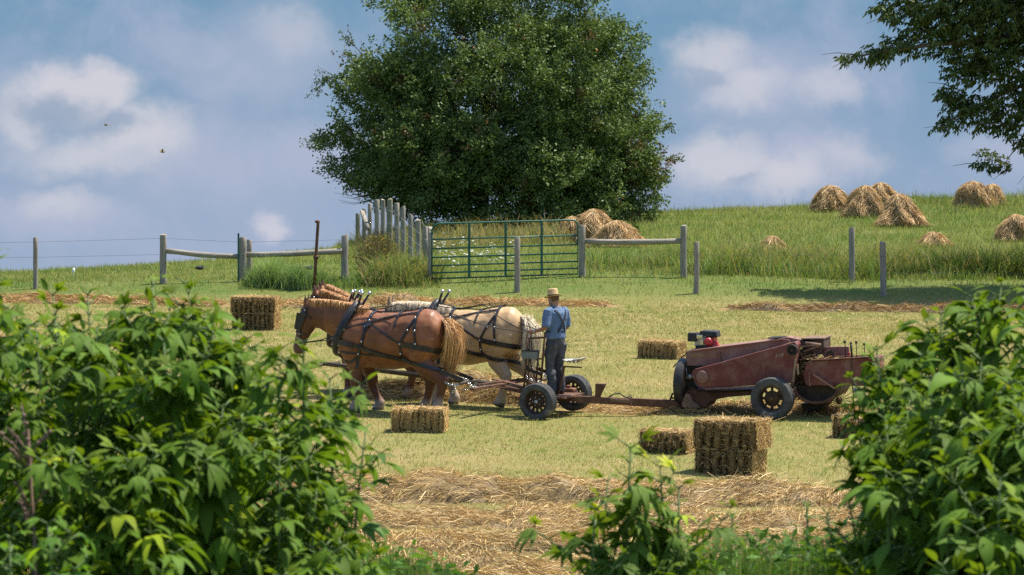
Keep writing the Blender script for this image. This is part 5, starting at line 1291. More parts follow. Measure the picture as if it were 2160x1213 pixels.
    m = MB(); wv = Vector(ARM[1][2]); d = (Vector(ARM[1][3])-wv).normalized(); u = d.orthogonal().normalized(); b = d.cross(u); m.tube([wv-d*.01+u*(.033*math.cos(a))+b*(.033*math.sin(a)) for a in [2*PI*k/14 for k in range(14)]], [(.011, .004)]*14, 6, closed=True); m.build('wrist_watch', STEEL, root, True)
    Mw = root.matrix_world.copy()
    return Mw @ (Vector(ARM[1][3])+Vector((.0, -.01, .0))), Mw @ (Vector(ARM[-1][3])+Vector((.0, .01, .0)))
HL, HR = person()
def reins():
    root = empty('reins', HL); tag(root, 'long leather reins running from the hands of the driver to the horses', 'reins')
    hf = lambda px, py, dl, da, lx, ly, lz, s: Matrix.Translation(horse_at(px, py, dl, da)) @ Matrix.Rotation(TH, 4, 'Z') @ Matrix.Scale(s, 4) @ Vector((lx, ly, lz))
    near = [hf(830, 873, 0, 0, -.2, .22, 1.90, 1), hf(830, 873, 0, 0, .72, .18, 1.84, 1)]
    blond = [hf(830, 873, 1.53, -.86, -.3, .26, 1.86, .985), hf(830, 873, 1.53, -.86, .72, .18, 1.84, .985)]
    for h, pts in ((HL, blond), (HR, [Vector(p)+Vector((.1, .35, .0)) for p in blond]), (HL, [near[0]+Vector((.9, .1, -.16))]+near)):
        m = MB(); a = [h]+pts; out = []
        for p, q in zip(a[:-1], a[1:]):
            for k in range(5): f = k/5; out.append(p.lerp(q, f)+Vector((0, 0, -.07*math.sin(PI*f))))
        out.append(a[-1]); o = root.location; m.tube([p-o for p in out], .0085, 5); m.build('rein', REINM, root, True)
    m = MB(); o = root.location; m.tube([HL-o, HL-o+Vector((.02, -.01, -.25)), HL-o+Vector((.12, -.02, -.5)), HL-o+Vector((.2, 0, -.7))], .008, 5); m.build('rein_end', REINM, root, True)
reins()
# ------------------------------------------------------------------ the hay baler
MAROON = noise_mat('maroon_paint', (.13, .030, .027), (.18, .052, .045), 5, .6, .1, c3=(.22, .115, .088), scale3=2.6, thr3=(.46, .70), spec=.35)
MAROOND = noise_mat('dusty_maroon', (.20, .095, .078), (.26, .145, .118), 5, .75, .1, c3=(.31, .22, .175), scale3=2.0, thr3=(.45, .68))
REDP = noise_mat('bright_red', (.36, .018, .025), (.46, .035, .04), 5, .4, spec=.5)
BELT = noise_mat('flywheel_rim', (.018, .018, .02), (.05, .048, .047), 8, .5)
RUSTL = noise_mat('dusty_rust', (.14, .085, .06), (.23, .15, .105), 8, .85, .3, c3=(.09, .045, .03), scale3=5, thr3=(.55, .75))
YEL = noise_mat('yellow_lettering', (.36, .27, .08), (.46, .36, .13), 30, .7, c3=(.17, .09, .05), scale3=14, thr3=(.5, .62))
PALEL = noise_mat('pale_lettering', (.34, .26, .22), (.44, .36, .32), 30, .7, c3=(.18, .09, .07), scale3=14, thr3=(.55, .68))
BT = PI-math.radians(20)
def text(parent, s, org, ux, up, size, mat, name='lettering', shear=0.0, depth=.0015, sx=1.0):
    cu = bpy.data.curves.new(name, 'FONT'); cu.body = s; cu.size = size; cu.shear = shear; cu.extrude = depth; cu.space_character = 1.02
    t = bpy.data.objects.new(name, cu); COL.objects.link(t); dg = bpy.context.evaluated_depsgraph_get(); me = bpy.data.meshes.new_from_object(t.evaluated_get(dg)); bpy.data.objects.remove(t)
    ux = Vector(ux).normalized(); up = Vector(up); up = (up-ux*up.dot(ux)).normalized(); nz_ = ux.cross(up)
    me.transform(Matrix(((ux.x*sx, up.x, nz_.x, org[0]), (ux.y*sx, up.y, nz_.y, org[1]), (ux.z*sx, up.z, nz_.z, org[2]), (0, 0, 0, 1)))); me.materials.clear()
    return link(name, me, mat, parent, smooth=False)
def baler():
    o = fieldpt(1632, 884); root = empty('hay_baler', o, BT, True); bpy.context.view_layer.update(); tag(root, 'old maroon hay baler with a small red engine on top', 'baler')
    Mw = root.matrix_world.copy(); q = lambda px, py, Y=0.0: on_plane(Mw, px, py, Y)
    def plate(name, poly, Y, depth, mat, parent=root, bevel=.006):
        pts = [q(a, b, Y) for a, b in poly]; m = MB(); m.prism([(p.x, p.z) for p in pts], Y, Y-depth); return m.build(name, mat, parent, bevel=bevel)
    wheel(root, (0, .10, .365), .365, .235, .215, 8); wheel(root, (-.1, -2.05, .33), .33, .2, .19, 8)
    m = MB(); m.bar((0, .0, .36), (-.05, -1.95, .34), .1, .1); m.build('axle', RUST, root)
    # near side shield: the wedge with its rounded nose
    nose = [(1488, 819), (1479, 818), (1472, 814), (1466, 806), (1461, 797), (1459, 790), (1460, 785), (1465, 779)]
    sp = plate('side_shield', nose+[(1500, 770), (1590, 745), (1677, 721), (1681, 727), (1679, 752), (1672, 808)], -.10, .30, MAROON, bevel=.012)
    pl = lambda c, r, Y, d, mat, par, name, n=24: MB().lathe([(.001, d), (r*.72, d), (r*.95, d*.7), (r, 0), (r, -.06), (.001, -.06)], n, Matrix.Translation(Vector((c.x, Y, c.z))) @ MY).build(name, mat, par, True)
    autosmooth(pl(q(1482, 795, -.10), .112, -.098, .055, MAROOND, sp, 'shield_boss'), 40)
    m = MB(); m.bar(q(1488, 820, -.09), q(1606, 814, -.09), .05, .022); m.build('ledge', MAROOND, sp, bevel=.004)
    for p in ((1655, 788), (1652, 795), (1500, 800), (1560, 792), (1620, 770), (1672, 731), (1674, 770), (1670, 800), (1475, 781), (1530, 763), (1575, 750), (1632, 735), (1540, 808), (1600, 805)):
        c = q(p[0], p[1], -.098); MB().ball(c, .009, 6).build('bolt', RUSTL, sp, True)
    text(sp, '310', q(1634, 754, -.097), q(1660, 752, -.097)-q(1634, 754, -.097), (0, 0, 1), .085, PALEL, shear=.35, sx=1.15)
    up_ = plate('upper_shield', [(1446, 772), (1447, 742), (1452, 739), (1550, 727), (1651, 715), (1663, 716), (1668, 722), (1600, 744), (1507, 772)], -.42, .52, MAROOND, bevel=.01)
    a = q(1458, 753, -.417); b = q(1518, 751, -.417)
    text(up_, 'SPERRY', a, b-a, (0, 0, 1), .062, YEL, sx=.82); text(up_, 'NEW HOLLAND', q(1480.5, 752.2, -.417), b-a, (0, 0, 1), .062, YEL, sx=.80)
    c1 = q(1478.6, 752, -.4165); MB().prism([(c1.x, c1.z), (c1.x+.012, c1.z+.03), (c1.x, c1.z+.06), (c1.x-.012, c1.z+.03)], -.4165, -.42).build('lettering', YEL, up_)
    m = MB(); m.bar(q(1520, 742, -.415), q(1524, 772, -.415), .006, .012, (0, 1, 0)); m.build('seam', DARK, up_)
    plate('top_plate', [(1619, 715), (1619, 712.5), (1650, 711), (1650, 714)], -.5, .3, DARK)
    plate('top_dust', [(1640, 715.5), (1660, 711), (1686, 716), (1702, 723), (1676, 722)], -.45, .35, MAROOND)
    for p in ((1450, 746), (1450, 768), (1500, 736), (1560, 729), (1610, 723), (1648, 719), (1500, 768), (1540, 758)):
        c = q(p[0], p[1], -.418); MB().ball(c, .010, 6).build('bolt', RUSTL, up_, True)
    m = MB(); m.bar(q(1447, 742, -.41), q(1651, 715.6, -.41), .03, .02); m.build('rim_fold', MAROOND, up_, bevel=.003)
    m = MB(); m.tube([q(1455, 778, -.40), q(1475, 772, -.38), q(1500, 774, -.40), q(1515, 768, -.41)], .013, 6); m.build('hose', DARK, root, True)
    m = MB(); m.tube([q(1450, 812, -.30), q(1470, 824, -.26), q(1500, 828, -.27), q(1560, 826, -.27), q(1600, 822, -.27)], .012, 6); m.build('hose', DARK, root, True)
    for (px, py, r) in ((1470, 796, .07), (1458, 826, .09), (1476, 838, .06)):
        c = q(px, py, -.40); m = MB(); m.lathe([(.001, .02), (r*.5, .02), (r*.55, .0), (r, .0), (r, -.03), (.001, -.03)], 16, Matrix.Translation(c) @ MY); m.build('sprocket', RUST, root, True)
    # dark working parts behind the nose
    plate('gearbox', [(1447, 773), (1506, 772), (1470, 778), (1461, 790), (1466, 812), (1490, 830), (1450, 842), (1442, 812)], -.45, .45, DARK)
    plate('frame_side', [(1440, 846), (1446, 826), (1470, 820), (1490, 823), (1600, 821), (1604, 832), (1533, 838), (1497, 846), (1491, 858), (1447, 858)], -.28, .5, noise_mat('dull_maroon', (.06, .022, .018), (.11, .05, .038), 5, .7, .2, c3=(.15, .10, .07), scale3=3, thr3=(.52, .7)))
    plate('skid', [(1437, 852), (1446, 830), (1455, 832), (1460, 845), (1478, 860), (1440, 860)], -.22, .3, RUSTL)
    m = MB(); [m.tube([q(1447, 774, -.44), q(1449, 797, -.44)], .011, 6), m.tube([q(1447, 797, -.44), q(1456, 795, -.44)], .035, 8), m.ball(q(1455, 795, -.42), .05, 8)]; m.build('linkage', PALEST, root, True)
    m = MB(); m.add([q(1443, 772, -.43), q(1450, 768, -.43), q(1452, 757, -.43), q(1440, 766, -.43)]+[v+Vector((0, -.02, 0)) for v in (q(1443, 772, -.43), q(1450, 768, -.43), q(1452, 757, -.43), q(1440, 766, -.43))], [(0, 1, 2, 3), (7, 6, 5, 4), (0, 4, 5, 1), (1, 5, 6, 2), (2, 6, 7, 3), (3, 7, 4, 0)]); m.build('bracket', noise_mat('tan_plate', (.36, .24, .12), (.45, .32, .18), 6, .8), root)
    # flywheel: heavy rim, axis along the line of travel
    fc = q(1443, 808, -.55); FM = Matrix.Translation(fc) @ Matrix.Rotation(PI/2, 4, 'Y'); R = .43
    m = MB(); m.lathe([(R, .07), (R+.005, 0), (R, -.07), (R-.035, -.085), (R-.05, -.07), (R-.05, .07), (R-.035, .085)], 56, FM, closed=True); fo = autosmooth(m.build('flywheel', BELT, root, True), 35)
    m = MB(); m.lathe([(.05, -.03), (.06, -.09), (.12, -.05), (R-.05, -.03), (R-.05, -.01), (.05, .0)], 40, FM, closed=True); autosmooth(m.build('web', RUSTL, fo, True), 35)
    m = MB(); m.tube([q(1420, 775, -.62), q(1440, 752, -.62), q(1452, 742, -.62)], .012, 6); m.build('belt', BELT, root, True)
    # rear end of the shield: pulley, hood, knotter parts
    c = q(1672, 738, -.08); m = MB(); m.lathe([(.001, .06), (.03, .06), (.034, .02), (.062, .015), (.066, .05), (.092, .055), (.095, .0), (.09, -.06), (.001, -.06)], 28, Matrix.Translation(c) @ MY); autosmooth(m.build('pulley', DARK, root, True), 35)
    plate('hood', [(1668, 720), (1690, 717), (1700, 721), (1737, 715), (1738, 734), (1732, 745), (1722, 752), (1706, 738), (1690, 733)], -.42, .5, noise_mat('brown_hood', (.055, .035, .03), (.11, .07, .055), 5, .7, .2))
    plate('hood_top', [(1689, 716), (1689, 713.5), (1738, 713), (1738, 716)], -.40, .55, RUSTL)
    m = MB(); m.tube([q(1699, 724, -.30), q(1731, 728, -.30)], .03, 10); m.tube([q(1696, 742, -.3), q(1727, 730, -.3)], .014, 8); m.tube([q(1686, 732, -.28), q(1732, 727, -.28)], .012, 8); m.build('needle_bar', RUSTL, root, True)
    plate('knotter_frame', [(1681, 752), (1690, 735), (1710, 742), (1716, 762), (1706, 812), (1676, 812)], -.36, .45, DARK)
    hb = MB(); rh = random.Random(9); A = []; Bq = []
    for k in range(420):
        base = random.choice(((1700, 1730, 752, 762, -.2), (1690, 1725, 764, 775, -.3), (1660, 1690, 712, 718, -.5), (1830, 1880, 752, 800, -.13), (1725, 1840, 752, 756, -.25), (1685, 1712, 782, 790, -.3)))
        p = q(rh.uniform(base[0], base[1]), rh.uniform(base[2], base[3]), base[4]-rh.uniform(0, .12)); A.append(p); Bq.append(p+Vector((rh.uniform(-.12, .12), rh.uniform(-.05, .08), rh.uniform(-.08, .05))))
    ch = strand_mesh('hay_chaff', np.array(A), np.array(Bq), np.full(420, .009), straw_cols(420)); link('hay_chaff', ch, MAT['straw'], root, smooth=False)
    m = MB(); rs = random.Random(4)
    for k in range(26):
        a = q(rs.uniform(1683, 1712), rs.uniform(740, 808), -.34); e = a+Vector((rs.uniform(-.12, .12), rs.uniform(-.02, .05), rs.uniform(-.12, .12))); m.tube([a, e], rs.uniform(.008, .018), 6); m.ball(a, rs.uniform(.015, .03), 6)
    m.bar(q(1682, 790, -.30), q(1705, 783, -.30), .03, .03); m.bar(q(1684, 760, -.3), q(1708, 757, -.3), .04, .03); m.build('knotter', RUST, root, True)
    m = MB(); m.bar(q(1678, 757, -.09), q(1673, 806, -.09), .03, .02, (0, 1, 0)); m.bar(q(1682, 768, -.12), q(1684, 790, -.12), .03, .03, (0, 1, 0)); m.build('edge_strip', noise_mat('straw_dust', (.28, .19, .11), (.36, .26, .16), 8, .9), root)
    # bale chamber
    bc = plate('bale_chamber', [(1702, 764), (1711, 761.5), (1842, 754), (1852, 753.5), (1852, 814.5), (1802, 814), (1700, 813), (1694, 790)], -.16, .46, MAROON, bevel=.01)
    m = MB(); m.bar(q(1712, 760, -.15), q(1842, 753, -.15), .05, .02); m.bar(q(1712, 756, -.35), q(1842, 749, -.35), .05, .02); m.bar(q(1795, 757, -.14), q(1802, 870, -.12), .018, .018, (0, 1, 0)); m.bar(q(1770, 755, -.15), q(1770, 760, -.15), .02, .02); m.build('chamber_rail', RUST, bc, bevel=.003)
    plate('bale_chute', [(1735, 733), (1750, 731.5), (1790, 731), (1792, 757), (1733, 758)], -.55, .06, noise_mat('pink_dusty', (.22, .10, .085), (.29, .155, .13), 5, .7)); plate('chute_edge', [(1788, 744), (1793, 744), (1793, 757), (1788, 757)], -.53, .02, REDP)
    c = q(1751, 748, -.36); m = MB(); n = 13; r0 = .065; r1 = .10; poly = []
    for k in range(n):
        a = 2*PI*k/n; poly += [(c.x+r0*math.cos(a-.16), c.z+r0*math.sin(a-.16)), (c.x+r1*math.cos(a), c.z+r1*math.sin(a)), (c.x+r0*math.cos(a+.16), c.z+r0*math.sin(a+.16))]
    m.prism(poly, c.y, c.y-.02); m.build('star_wheel', DARK, root)
    for px, h, ball in ((1782, 721, 1), (1795, 724, 0), (1806, 722, 1), (1823, 726, 1)):
        m = MB(); b = q(px+2, 758, -.3); t = q(px, h, -.3); m.tube([b, t], .008 if ball else .020, 6); m.ball(t, .026 if ball else .022, 7); m.build('lever', DARK, root, True)
    m = MB(); m.bar(q(1716, 790, -.10), q(1762, 820, -.10), .045, .03); m.tube([q(1707, 785, -.12), q(1708, 815, -.12), q(1711, 808, -.12)], .012, 6); m.build('strut', noise_mat('pink_rust', (.24, .11, .08), (.32, .17, .13), 6, .7), root, bevel=.004)
    # pickup: dark opening with a hoop and a rake wheel
    plate('pickup', [(1676, 813), (1679, 828), (1690, 842), (1706, 849), (1722, 851), (1740, 848), (1756, 840), (1766, 826), (1768, 813)], -.30, 1.0, DARK); plate('pickup_tray', [(1690, 852), (1740, 850), (1725, 866), (1695, 868)], -.5, .8, DARK)
    m = MB(); pts = []
    for k in range(17): a = PI+PI*k/16; pts.append(q(1722+46*math.cos(a), 816-34*math.sin(a), -.10))
    m.tube(pts, .026, 8); m.build('guard_hoop', RUST, root, True)
    m = MB(); c = q(1770, 845, -.62); m.ball(c, .06, 8)
    for k in range(22): a = 2*PI*k/22; m.tube([c, c+Vector((.25*math.cos(a), .03, .27*math.sin(a)))], .007, 5)
    m.tube([q(1738, 848, -.5), q(1748, 866, -.5)], .03, 6); m.build('rake_wheel', RUST, root, True)
    m = MB(); m.tube([q(1803, 818, -.1), q(1807, 840, -.1)], .024, 8); m.build('jack', PALEST, root, True)
    # engine
    B = q(1492, 735, -.70); E = lambda x, y, z: B+Vector((-x, y, z))
    m = MB(); m.box(E(.0, 0, .03), (.34, .34, .06)); eng = m.build('engine', DARK, root, bevel=.008)
    m = MB(); m.box(E(-.10, .0, .12), (.20, .24, .15)); [m.box(E(-.10, .0, .16+.02*k), (.22, .26, .007)) for k in range(4)]; m.build('cylinder', PALEST, eng, bevel=.006)
    m = MB(); m.lathe([(.001, .10), (.05, .10), (.075, .07), (.077, -.06), (.001, -.06)], 20, Matrix.Translation(E(.06, .08, .13)) @ MY); m.box(E(.06, -.02, .13), (.17, .22, .16)); m.build('shroud', REDP, eng, bevel=.01)
    m = MB(); m.box(E(-.235, .06, .20), (.16, .18, .15)); [m.box(E(-.235, .06, .15+.025*k), (.172, .19, .008)) for k in range(5)]; m.build('muffler', BELT, eng, bevel=.01)
    m = MB(); m.box(E(.04, -.02, .26), (.34, .28, .11), taper=.88); m.build('fuel_tank', BELT, eng, bevel=.02)
    m = MB(); m.box(E(-.10, .13, .215), (.11, .05, .06)); m.box(E(-.06, .14, .12), (.06, .03, .10)); m.build('carburettor', STEEL, eng, bevel=.006)
    m = MB(); m.box(E(.16, .06, .09), (.14, .12, .1), taper=.6); m.build('air_filter', REDP, eng, bevel=.01)
    m = MB(); m.box(E(.02, .0, -.012), (.46, .4, .025)); m.build('engine_mount', MAROON, root)
    # drawbar to the cart
    a = CM @ Vector((-.40, 0, .30)); a = Mw.inverted() @ a; b = q(1445, 853, -.40); m = MB(); m.bar(a, a.lerp(b, .5), .10, .12); m.bar(a.lerp(b, .47), b+(b-a)*.06, .12, .135); m.build('drawbar', RUST, root, bevel=.006)
    t = lambda f, dz=0.0, dy=0.0: a.lerp(b, f)+Vector((0, dy, dz))
    c = t(.20); m = MB(); m.prism([(c.x+.055, c.z+.06), (c.x+.05, c.z+.29), (c.x-.13, c.z+.29), (c.x-.02, c.z+.06)], c.y+.05, c.y-.05); m.build('stand_bracket', RUST, root, bevel=.006)
    m = MB(); m.bar(t(.31, .02, .07), t(.50, .02, .07), .03, .06); m.bar(t(.51, -.06, .07), t(.51, .10, .07), .03, .03, (1, 0, 0)); m.build('hitch_plate', RUSTL, root, bevel=.004)
    m = MB(); m.tube([t(.29, .06), t(.34, .12), t(.39, .14), t(.44, .08), t(.47, .075), t(.50, .12)], .012, 6); m.build('hydraulic_hose', DARK, root, True)
    m = MB(); [m.tube([t(.86, .07), t(.885, .19)], .018, 6), m.tube([t(.87, .10), t(.95, .105)], .016, 6), m.tube([t(.90, .05), t(.905, .12)], .01, 6), m.tube([t(.93, .05), t(.935, .125)], .01, 6)]; m.build('parking_jack', DARK, root, True)
baler()
# ------------------------------------------------------------------ roadside plants in front
def lobe(L, W, ang, base=.12, rows=6):
    """one pointed lobe as 3 columns of points in (s, t, fold) and quads"""
    f = np.linspace(0, 1, rows); w = W*np.array([base/.3, .82, 1.0, .86, .50, .02])[:rows]
    pts = []
    for i in range(rows):
        for c in (-1, 0, 1): pts.append((f[i]*L, c*w[i]*.5, .22*abs(c)*w[i]*.5))
    pts = np.array(pts); ca, sa = math.cos(ang), math.sin(ang)
    out = np.stack([pts[:, 0]*ca-pts[:, 1]*sa, pts[:, 0]*sa+pts[:, 1]*ca, pts[:, 2]], 1)
    fs = [(i*3+c, i*3+c+1, i*3+c+4, i*3+c+3) for i in range(rows-1) for c in (0, 1)]
    return out, np.array(fs)
def leaf_template(lobes):
    V = []; Fs = []; n = 0
    for k, (L, W, a, s0) in enumerate(lobes):
        v, f = lobe(L, W, a); v = v+np.array([s0, 0, -.004*k]); V.append(v); Fs.append(f+n); n += len(v)
    return np.concatenate(V), np.concatenate(Fs)
LEAF3 = leaf_template([(1.0, .36, 0, 0), (.84, .27, .62, .03), (.84, .27, -.62, .03)])
LEAF5 = leaf_template([(1.0, .34, 0, .02), (.86, .28, .55, .04), (.86, .28, -.55, .04), (.55, .20, 1.15, .02), (.55, .20, -1.15, .02)])
LEAFP = leaf_template([(1.0, .24, 0, .02), (.92, .20, .50, .03), (.92, .20, -.50, .03), (.62, .15, 1.05, .02), (.62, .15, -1.05, .02)])
LEAF1 = leaf_template([(1.0, .42, 0, 0)])
LEAFN = leaf_template([(1.0, .17, 0, 0)])
def place_leaves(specs, rs):
    """specs: (template, base, outward dir, size, pitch, droop, colour)"""
    Vs = []; Fs = []; Cs = []; n = 0
    for (V, Fc), b, d, size, pitch, droop, col in specs:
        d = np.array([d[0], d[1], 0.0]); d /= np.linalg.norm(d)+1e-9; sd = np.array([-d[1], d[0], 0]); up = np.array([0, 0, 1.0])
        roll = rs.normal(0, .35); s = V[:, 0]; t = V[:, 1]; z = V[:, 2]
        th = pitch-droop*s                     # leaf curls downward along its length
        # integrate the bent midrib
        x = s*np.cos((pitch+th)/2); h = s*np.sin((pitch+th)/2)
        tt = t*math.cos(roll)-z*math.sin(roll); zz = t*math.sin(roll)+z*math.cos(roll)
        zz = zz-.5*t*t*1.1
        P_ = np.array(b)+(x[:, None]*d+tt[:, None]*sd+(h+zz)[:, None]*up)*size
        Vs.append(P_); Fs.append(Fc+n); n += len(V)
        # midrib a little paler
        mid = (np.abs(V[:, 2]) < 1e-6)*.16; Cs.append(np.array(col)*(1+mid)[:, None]*np.ones((len(V), 1)))
    return np.concatenate(Vs), np.concatenate(Fs), np.concatenate(Cs)
STEM = noise_mat('green_stem', (.085, .14, .04), (.13, .18, .06), 10, .6)
def ragweed(px, ptop, y, label, seed, name='giant_ragweed', size=.17, step=.056, col=(.092, .168, .018), side=7, bushy=1.25, group=None, tmpl=None, lean=0.0, zmin=.0, cat='weed'):
    rs = np.random.default_rng(seed); x = (px-CX)*y/F; g0 = gz1(x, y); top = P(px, ptop, y); H = top.z-g0+.0
    root = empty(name, (x-lean, y, g0)); tag(root, label, cat, group)
    specs = []; mb = MB()
    def axis(p0, p1, r, n0, sz0, sz1, first, steps):
        p0 = Vector(p0); p1 = Vector(p1); L = (p1-p0).length; bend = Vector((rs.normal(0, .03), rs.normal(0, .03), 0))*L
        at = lambda f: p0.lerp(p1, f)+bend*math.sin(PI*f)
        mb.tube([at(f) for f in np.linspace(0, 1, 7)], [r*(1-.75*f) for f in np.linspace(0, 1, 7)], 6)
        k = max(2, int(L/steps)); a0 = rs.uniform(0, PI)
        for i in range(k+1):
            f = first+(1-first)*i/k; c = at(f); u = f
            if c.z < zmin: continue
            sz = sz0+(sz1-sz0)*u**1.5
            for s in (0, PI):
                if rs.random() < .06: continue
                a = a0+i*PI/2+s+rs.normal(0, .3); d = (math.cos(a), math.sin(a)); q = sz*rs.uniform(.65, 1.25)
                pet = q*rs.uniform(.25, .55); b = c+Vector((d[0]*pet*.85, d[1]*pet*.85, pet*.5)); mb.tube([c, b], [.0035, .0025], 4)
                young = u > .88
                t = (tmpl or (LEAF3 if rs.random() < .5 else random.choice((LEAF5, LEAFP, LEAF1)))); t = (LEAF1 if rs.random() < .4 else LEAF3) if (young and tmpl is None) else t; q = q*(.72 if young else 1)
                cc = np.array(col)*rs.uniform(.75, 1.3); cc = cc*(np.array([1.35, 1.15, 1.0]) if young else 1)
                if rs.random() < .012: cc = cc*np.array([2.6, 1.9, .9])
                pit = rs.normal(.05, .35)+(.55 if young else 0); specs.append((t, b, d, q, pit, rs.uniform(.8, 1.9)*(.4 if young else 1), cc))
        return at
    lo = .12
    at = axis((0, 0, 0), (lean, 0, H), .012, 0, size, size*.55, lo, step/bushy)
    for k in range(side):
        f = rs.uniform(.25, .92); c = at(f); a = rs.uniform(0, 2*PI); L = rs.uniform(.20, .46)*(1.15-f*.75); e = c+Vector((math.cos(a)*L*.75, math.sin(a)*L*.75, L*.75))
        e.z = min(e.z, H*.985); axis(c, e, .006, 0, size*.85, size*.5, .3, step*.95)
    V, Fc, C = place_leaves(specs, rs); link('leaves', np_mesh('leaves', V, Fc, C), MAT['leaf'], root)
    mb.build('stem', STEM, root, True); return root
LEFT = [(-12, 535, 9.0, 'pale tall ragweed just entering the picture at the left edge', .13), (22, 655, 10.2, 'ragweed at the left edge, behind the dead brown stalks', .16), (75, 690, 9.4, 'low broad ragweed in front of the left edge of the left thicket', .17),
        (112, 622, 10.6, 'bushy ragweed below the foot of the leftmost wire fence post', .16), (185, 622, 11.2, 'ragweed at the back of the left thicket, right of the bushy one', .16), (205, 690, 9.7, 'dark ragweed in the middle front of the left thicket', .18),
        (262, 650, 10.4, 'ragweed with long hanging leaves, in the saddle left of the tallest one', .17), (322, 603, 10.0, 'tallest ragweed of the left thicket, topping it near the rail fence', .17), (392, 598, 10.8, 'ragweed with a pale upright tip beside the tallest one', .16),
        (345, 720, 9.2, 'front ragweed with large hanging leaves below the tallest one', .19), (448, 668, 10.3, 'ragweed on the right shoulder of the left thicket', .17), (500, 700, 10.9, 'ragweed at the right edge of the dense left thicket, under the stacked bales', .16),
        (470, 860, 9.3, 'low front ragweed at the foot of the right shoulder of the thicket', .18), (548, 830, 10.0, 'ragweed filling the gap between the thicket and the slender pair', .15), (150, 960, 8.8, 'low ragweed deep in the shaded front of the left thicket', .18), (290, 930, 8.9, 'low ragweed with broad leaves in the shaded middle of the left thicket', .19)]
for i, (px, pt, y, lab, sz) in enumerate(LEFT): ragweed(px, pt, y, lab, 100+i, size=sz*.92, group='ragweed of the left thicket', side=24 if pt < 800 else 14)
ragweed(590, 930, 9.4, 'broad ragweed at the foot of the slender pair', 136, size=.15, side=6, group='ragweed of the left thicket')
ragweed(670, 1000, 9.6, 'low ragweed at the right foot of the left thicket', 137, size=.14, side=5, group='ragweed of the left thicket')
ragweed(640, 722, 9.7, 'slender ragweed standing in front of the noses of the brown horses', 131, size=.15, side=9, group='ragweed of the left thicket')
ragweed(696, 800, 10.1, 'ragweed leaning over the front hooves of the brown horses', 132, size=.15, side=8, group='ragweed of the left thicket')
ragweed(772, 905, 10.4, 'thin pale ragweed standing alone left of the shaggy bale', 133, size=.14, side=3, step=.10, group='ragweed of the left thicket', col=(.10, .19, .04))
ragweed(100, 1105, 7.6, 'small bright weed close to the camera in the lower left corner', 134, size=.11, side=4, col=(.095, .21, .03))
ragweed(20, 1135, 7.8, 'small bright weed at the very corner of the lower left', 135, size=.11, side=3, col=(.095, .21, .03))
RIGHT = [(2112, 604, 10.4, 'tallest ragweed of the right thicket, near the right edge', .17), (2052, 628, 10.9, 'ragweed just left of the tallest one of the right thicket', .16), (2165, 640, 9.8, 'ragweed cut by the right edge of the picture', .18), (1985, 662, 10.5, 'ragweed on the upper left slope of the right thicket', .17),
         (1915, 700, 11.0, 'ragweed whose tip hides the rear of the baler', .16), (1849, 738, 10.2, 'ragweed at the left end of the right thicket, over the baler tines', .16), (2070, 760, 9.3, 'front ragweed with wide lobed leaves in the middle of the right thicket', .20), (1960, 800, 9.6, 'dark ragweed inside the left half of the right thicket', .18),
         (2150, 830, 8.9, 'low front ragweed by the right edge with sunlit leaves', .20), (1868, 885, 9.9, 'low ragweed with leaves reaching left beside the half-hidden bale', .17), (2010, 960, 9.0, 'low shaded ragweed at the foot of the right thicket', .19), (1868, 1000, 9.2, 'lowest ragweed at the left foot of the right thicket', .18), (2110, 1010, 8.6, 'shaded ragweed in the lower right corner', .19)]
for i, (px, pt, y, lab, sz) in enumerate(RIGHT): ragweed(px, pt, y, lab, 160+i, size=sz*.92, group='ragweed of the right thicket', side=24 if pt < 900 else 14)
ragweed(1330, 945, 10.2, 'young ragweed with two leafy shoots standing alone in the middle foreground', 190, size=.20, side=4, step=.075, col=(.12, .20, .03), tmpl=LEAFP)
ragweed(1392, 985, 10.3, 'shorter ragweed close beside the young one in the middle foreground', 191, size=.19, side=3, step=.08, col=(.11, .19, .03), tmpl=LEAFP)
ragweed(1255, 1075, 10.0, 'small ragweed with dark drooping leaves left of the young one', 192, size=.16, side=4, step=.09, col=(.09, .16, .025), tmpl=LEAF3)
ragweed(1432, 1030, 10.1, 'low spreading ragweed right of the young one in the middle foreground', 193, size=.17, side=3, step=.085, col=(.11, .19, .03), tmpl=LEAFP)
ragweed(1282, 1015, 10.4, 'pale-leaved ragweed just left of the young one in the middle foreground', 194, size=.18, side=3, step=.085, col=(.12, .20, .03), tmpl=LEAFP)
GOLD = 'narrow-leaved weeds by the right thicket'
for i, (px, pt, y, lab) in enumerate([(1702, 1068, 11.2, 'narrow-leaved weed farthest left of the three before the right thicket'), (1745, 1085, 10.8, 'shorter middle one of the three narrow-leaved weeds'), (1790, 1050, 11.0, 'narrow-leaved weed touching the right thicket'), (1545, 1085, 11.4, 'pale feathery weed standing in the grass below the nearest bales')]):
    ragweed(px, pt, y, lab, 200+i, name='narrow_leaved_weed', size=.12, step=.03, side=2, tmpl=LEAFN, col=(.07, .14, .04) if i < 3 else (.13, .24, .05), group=GOLD if i < 3 else None)
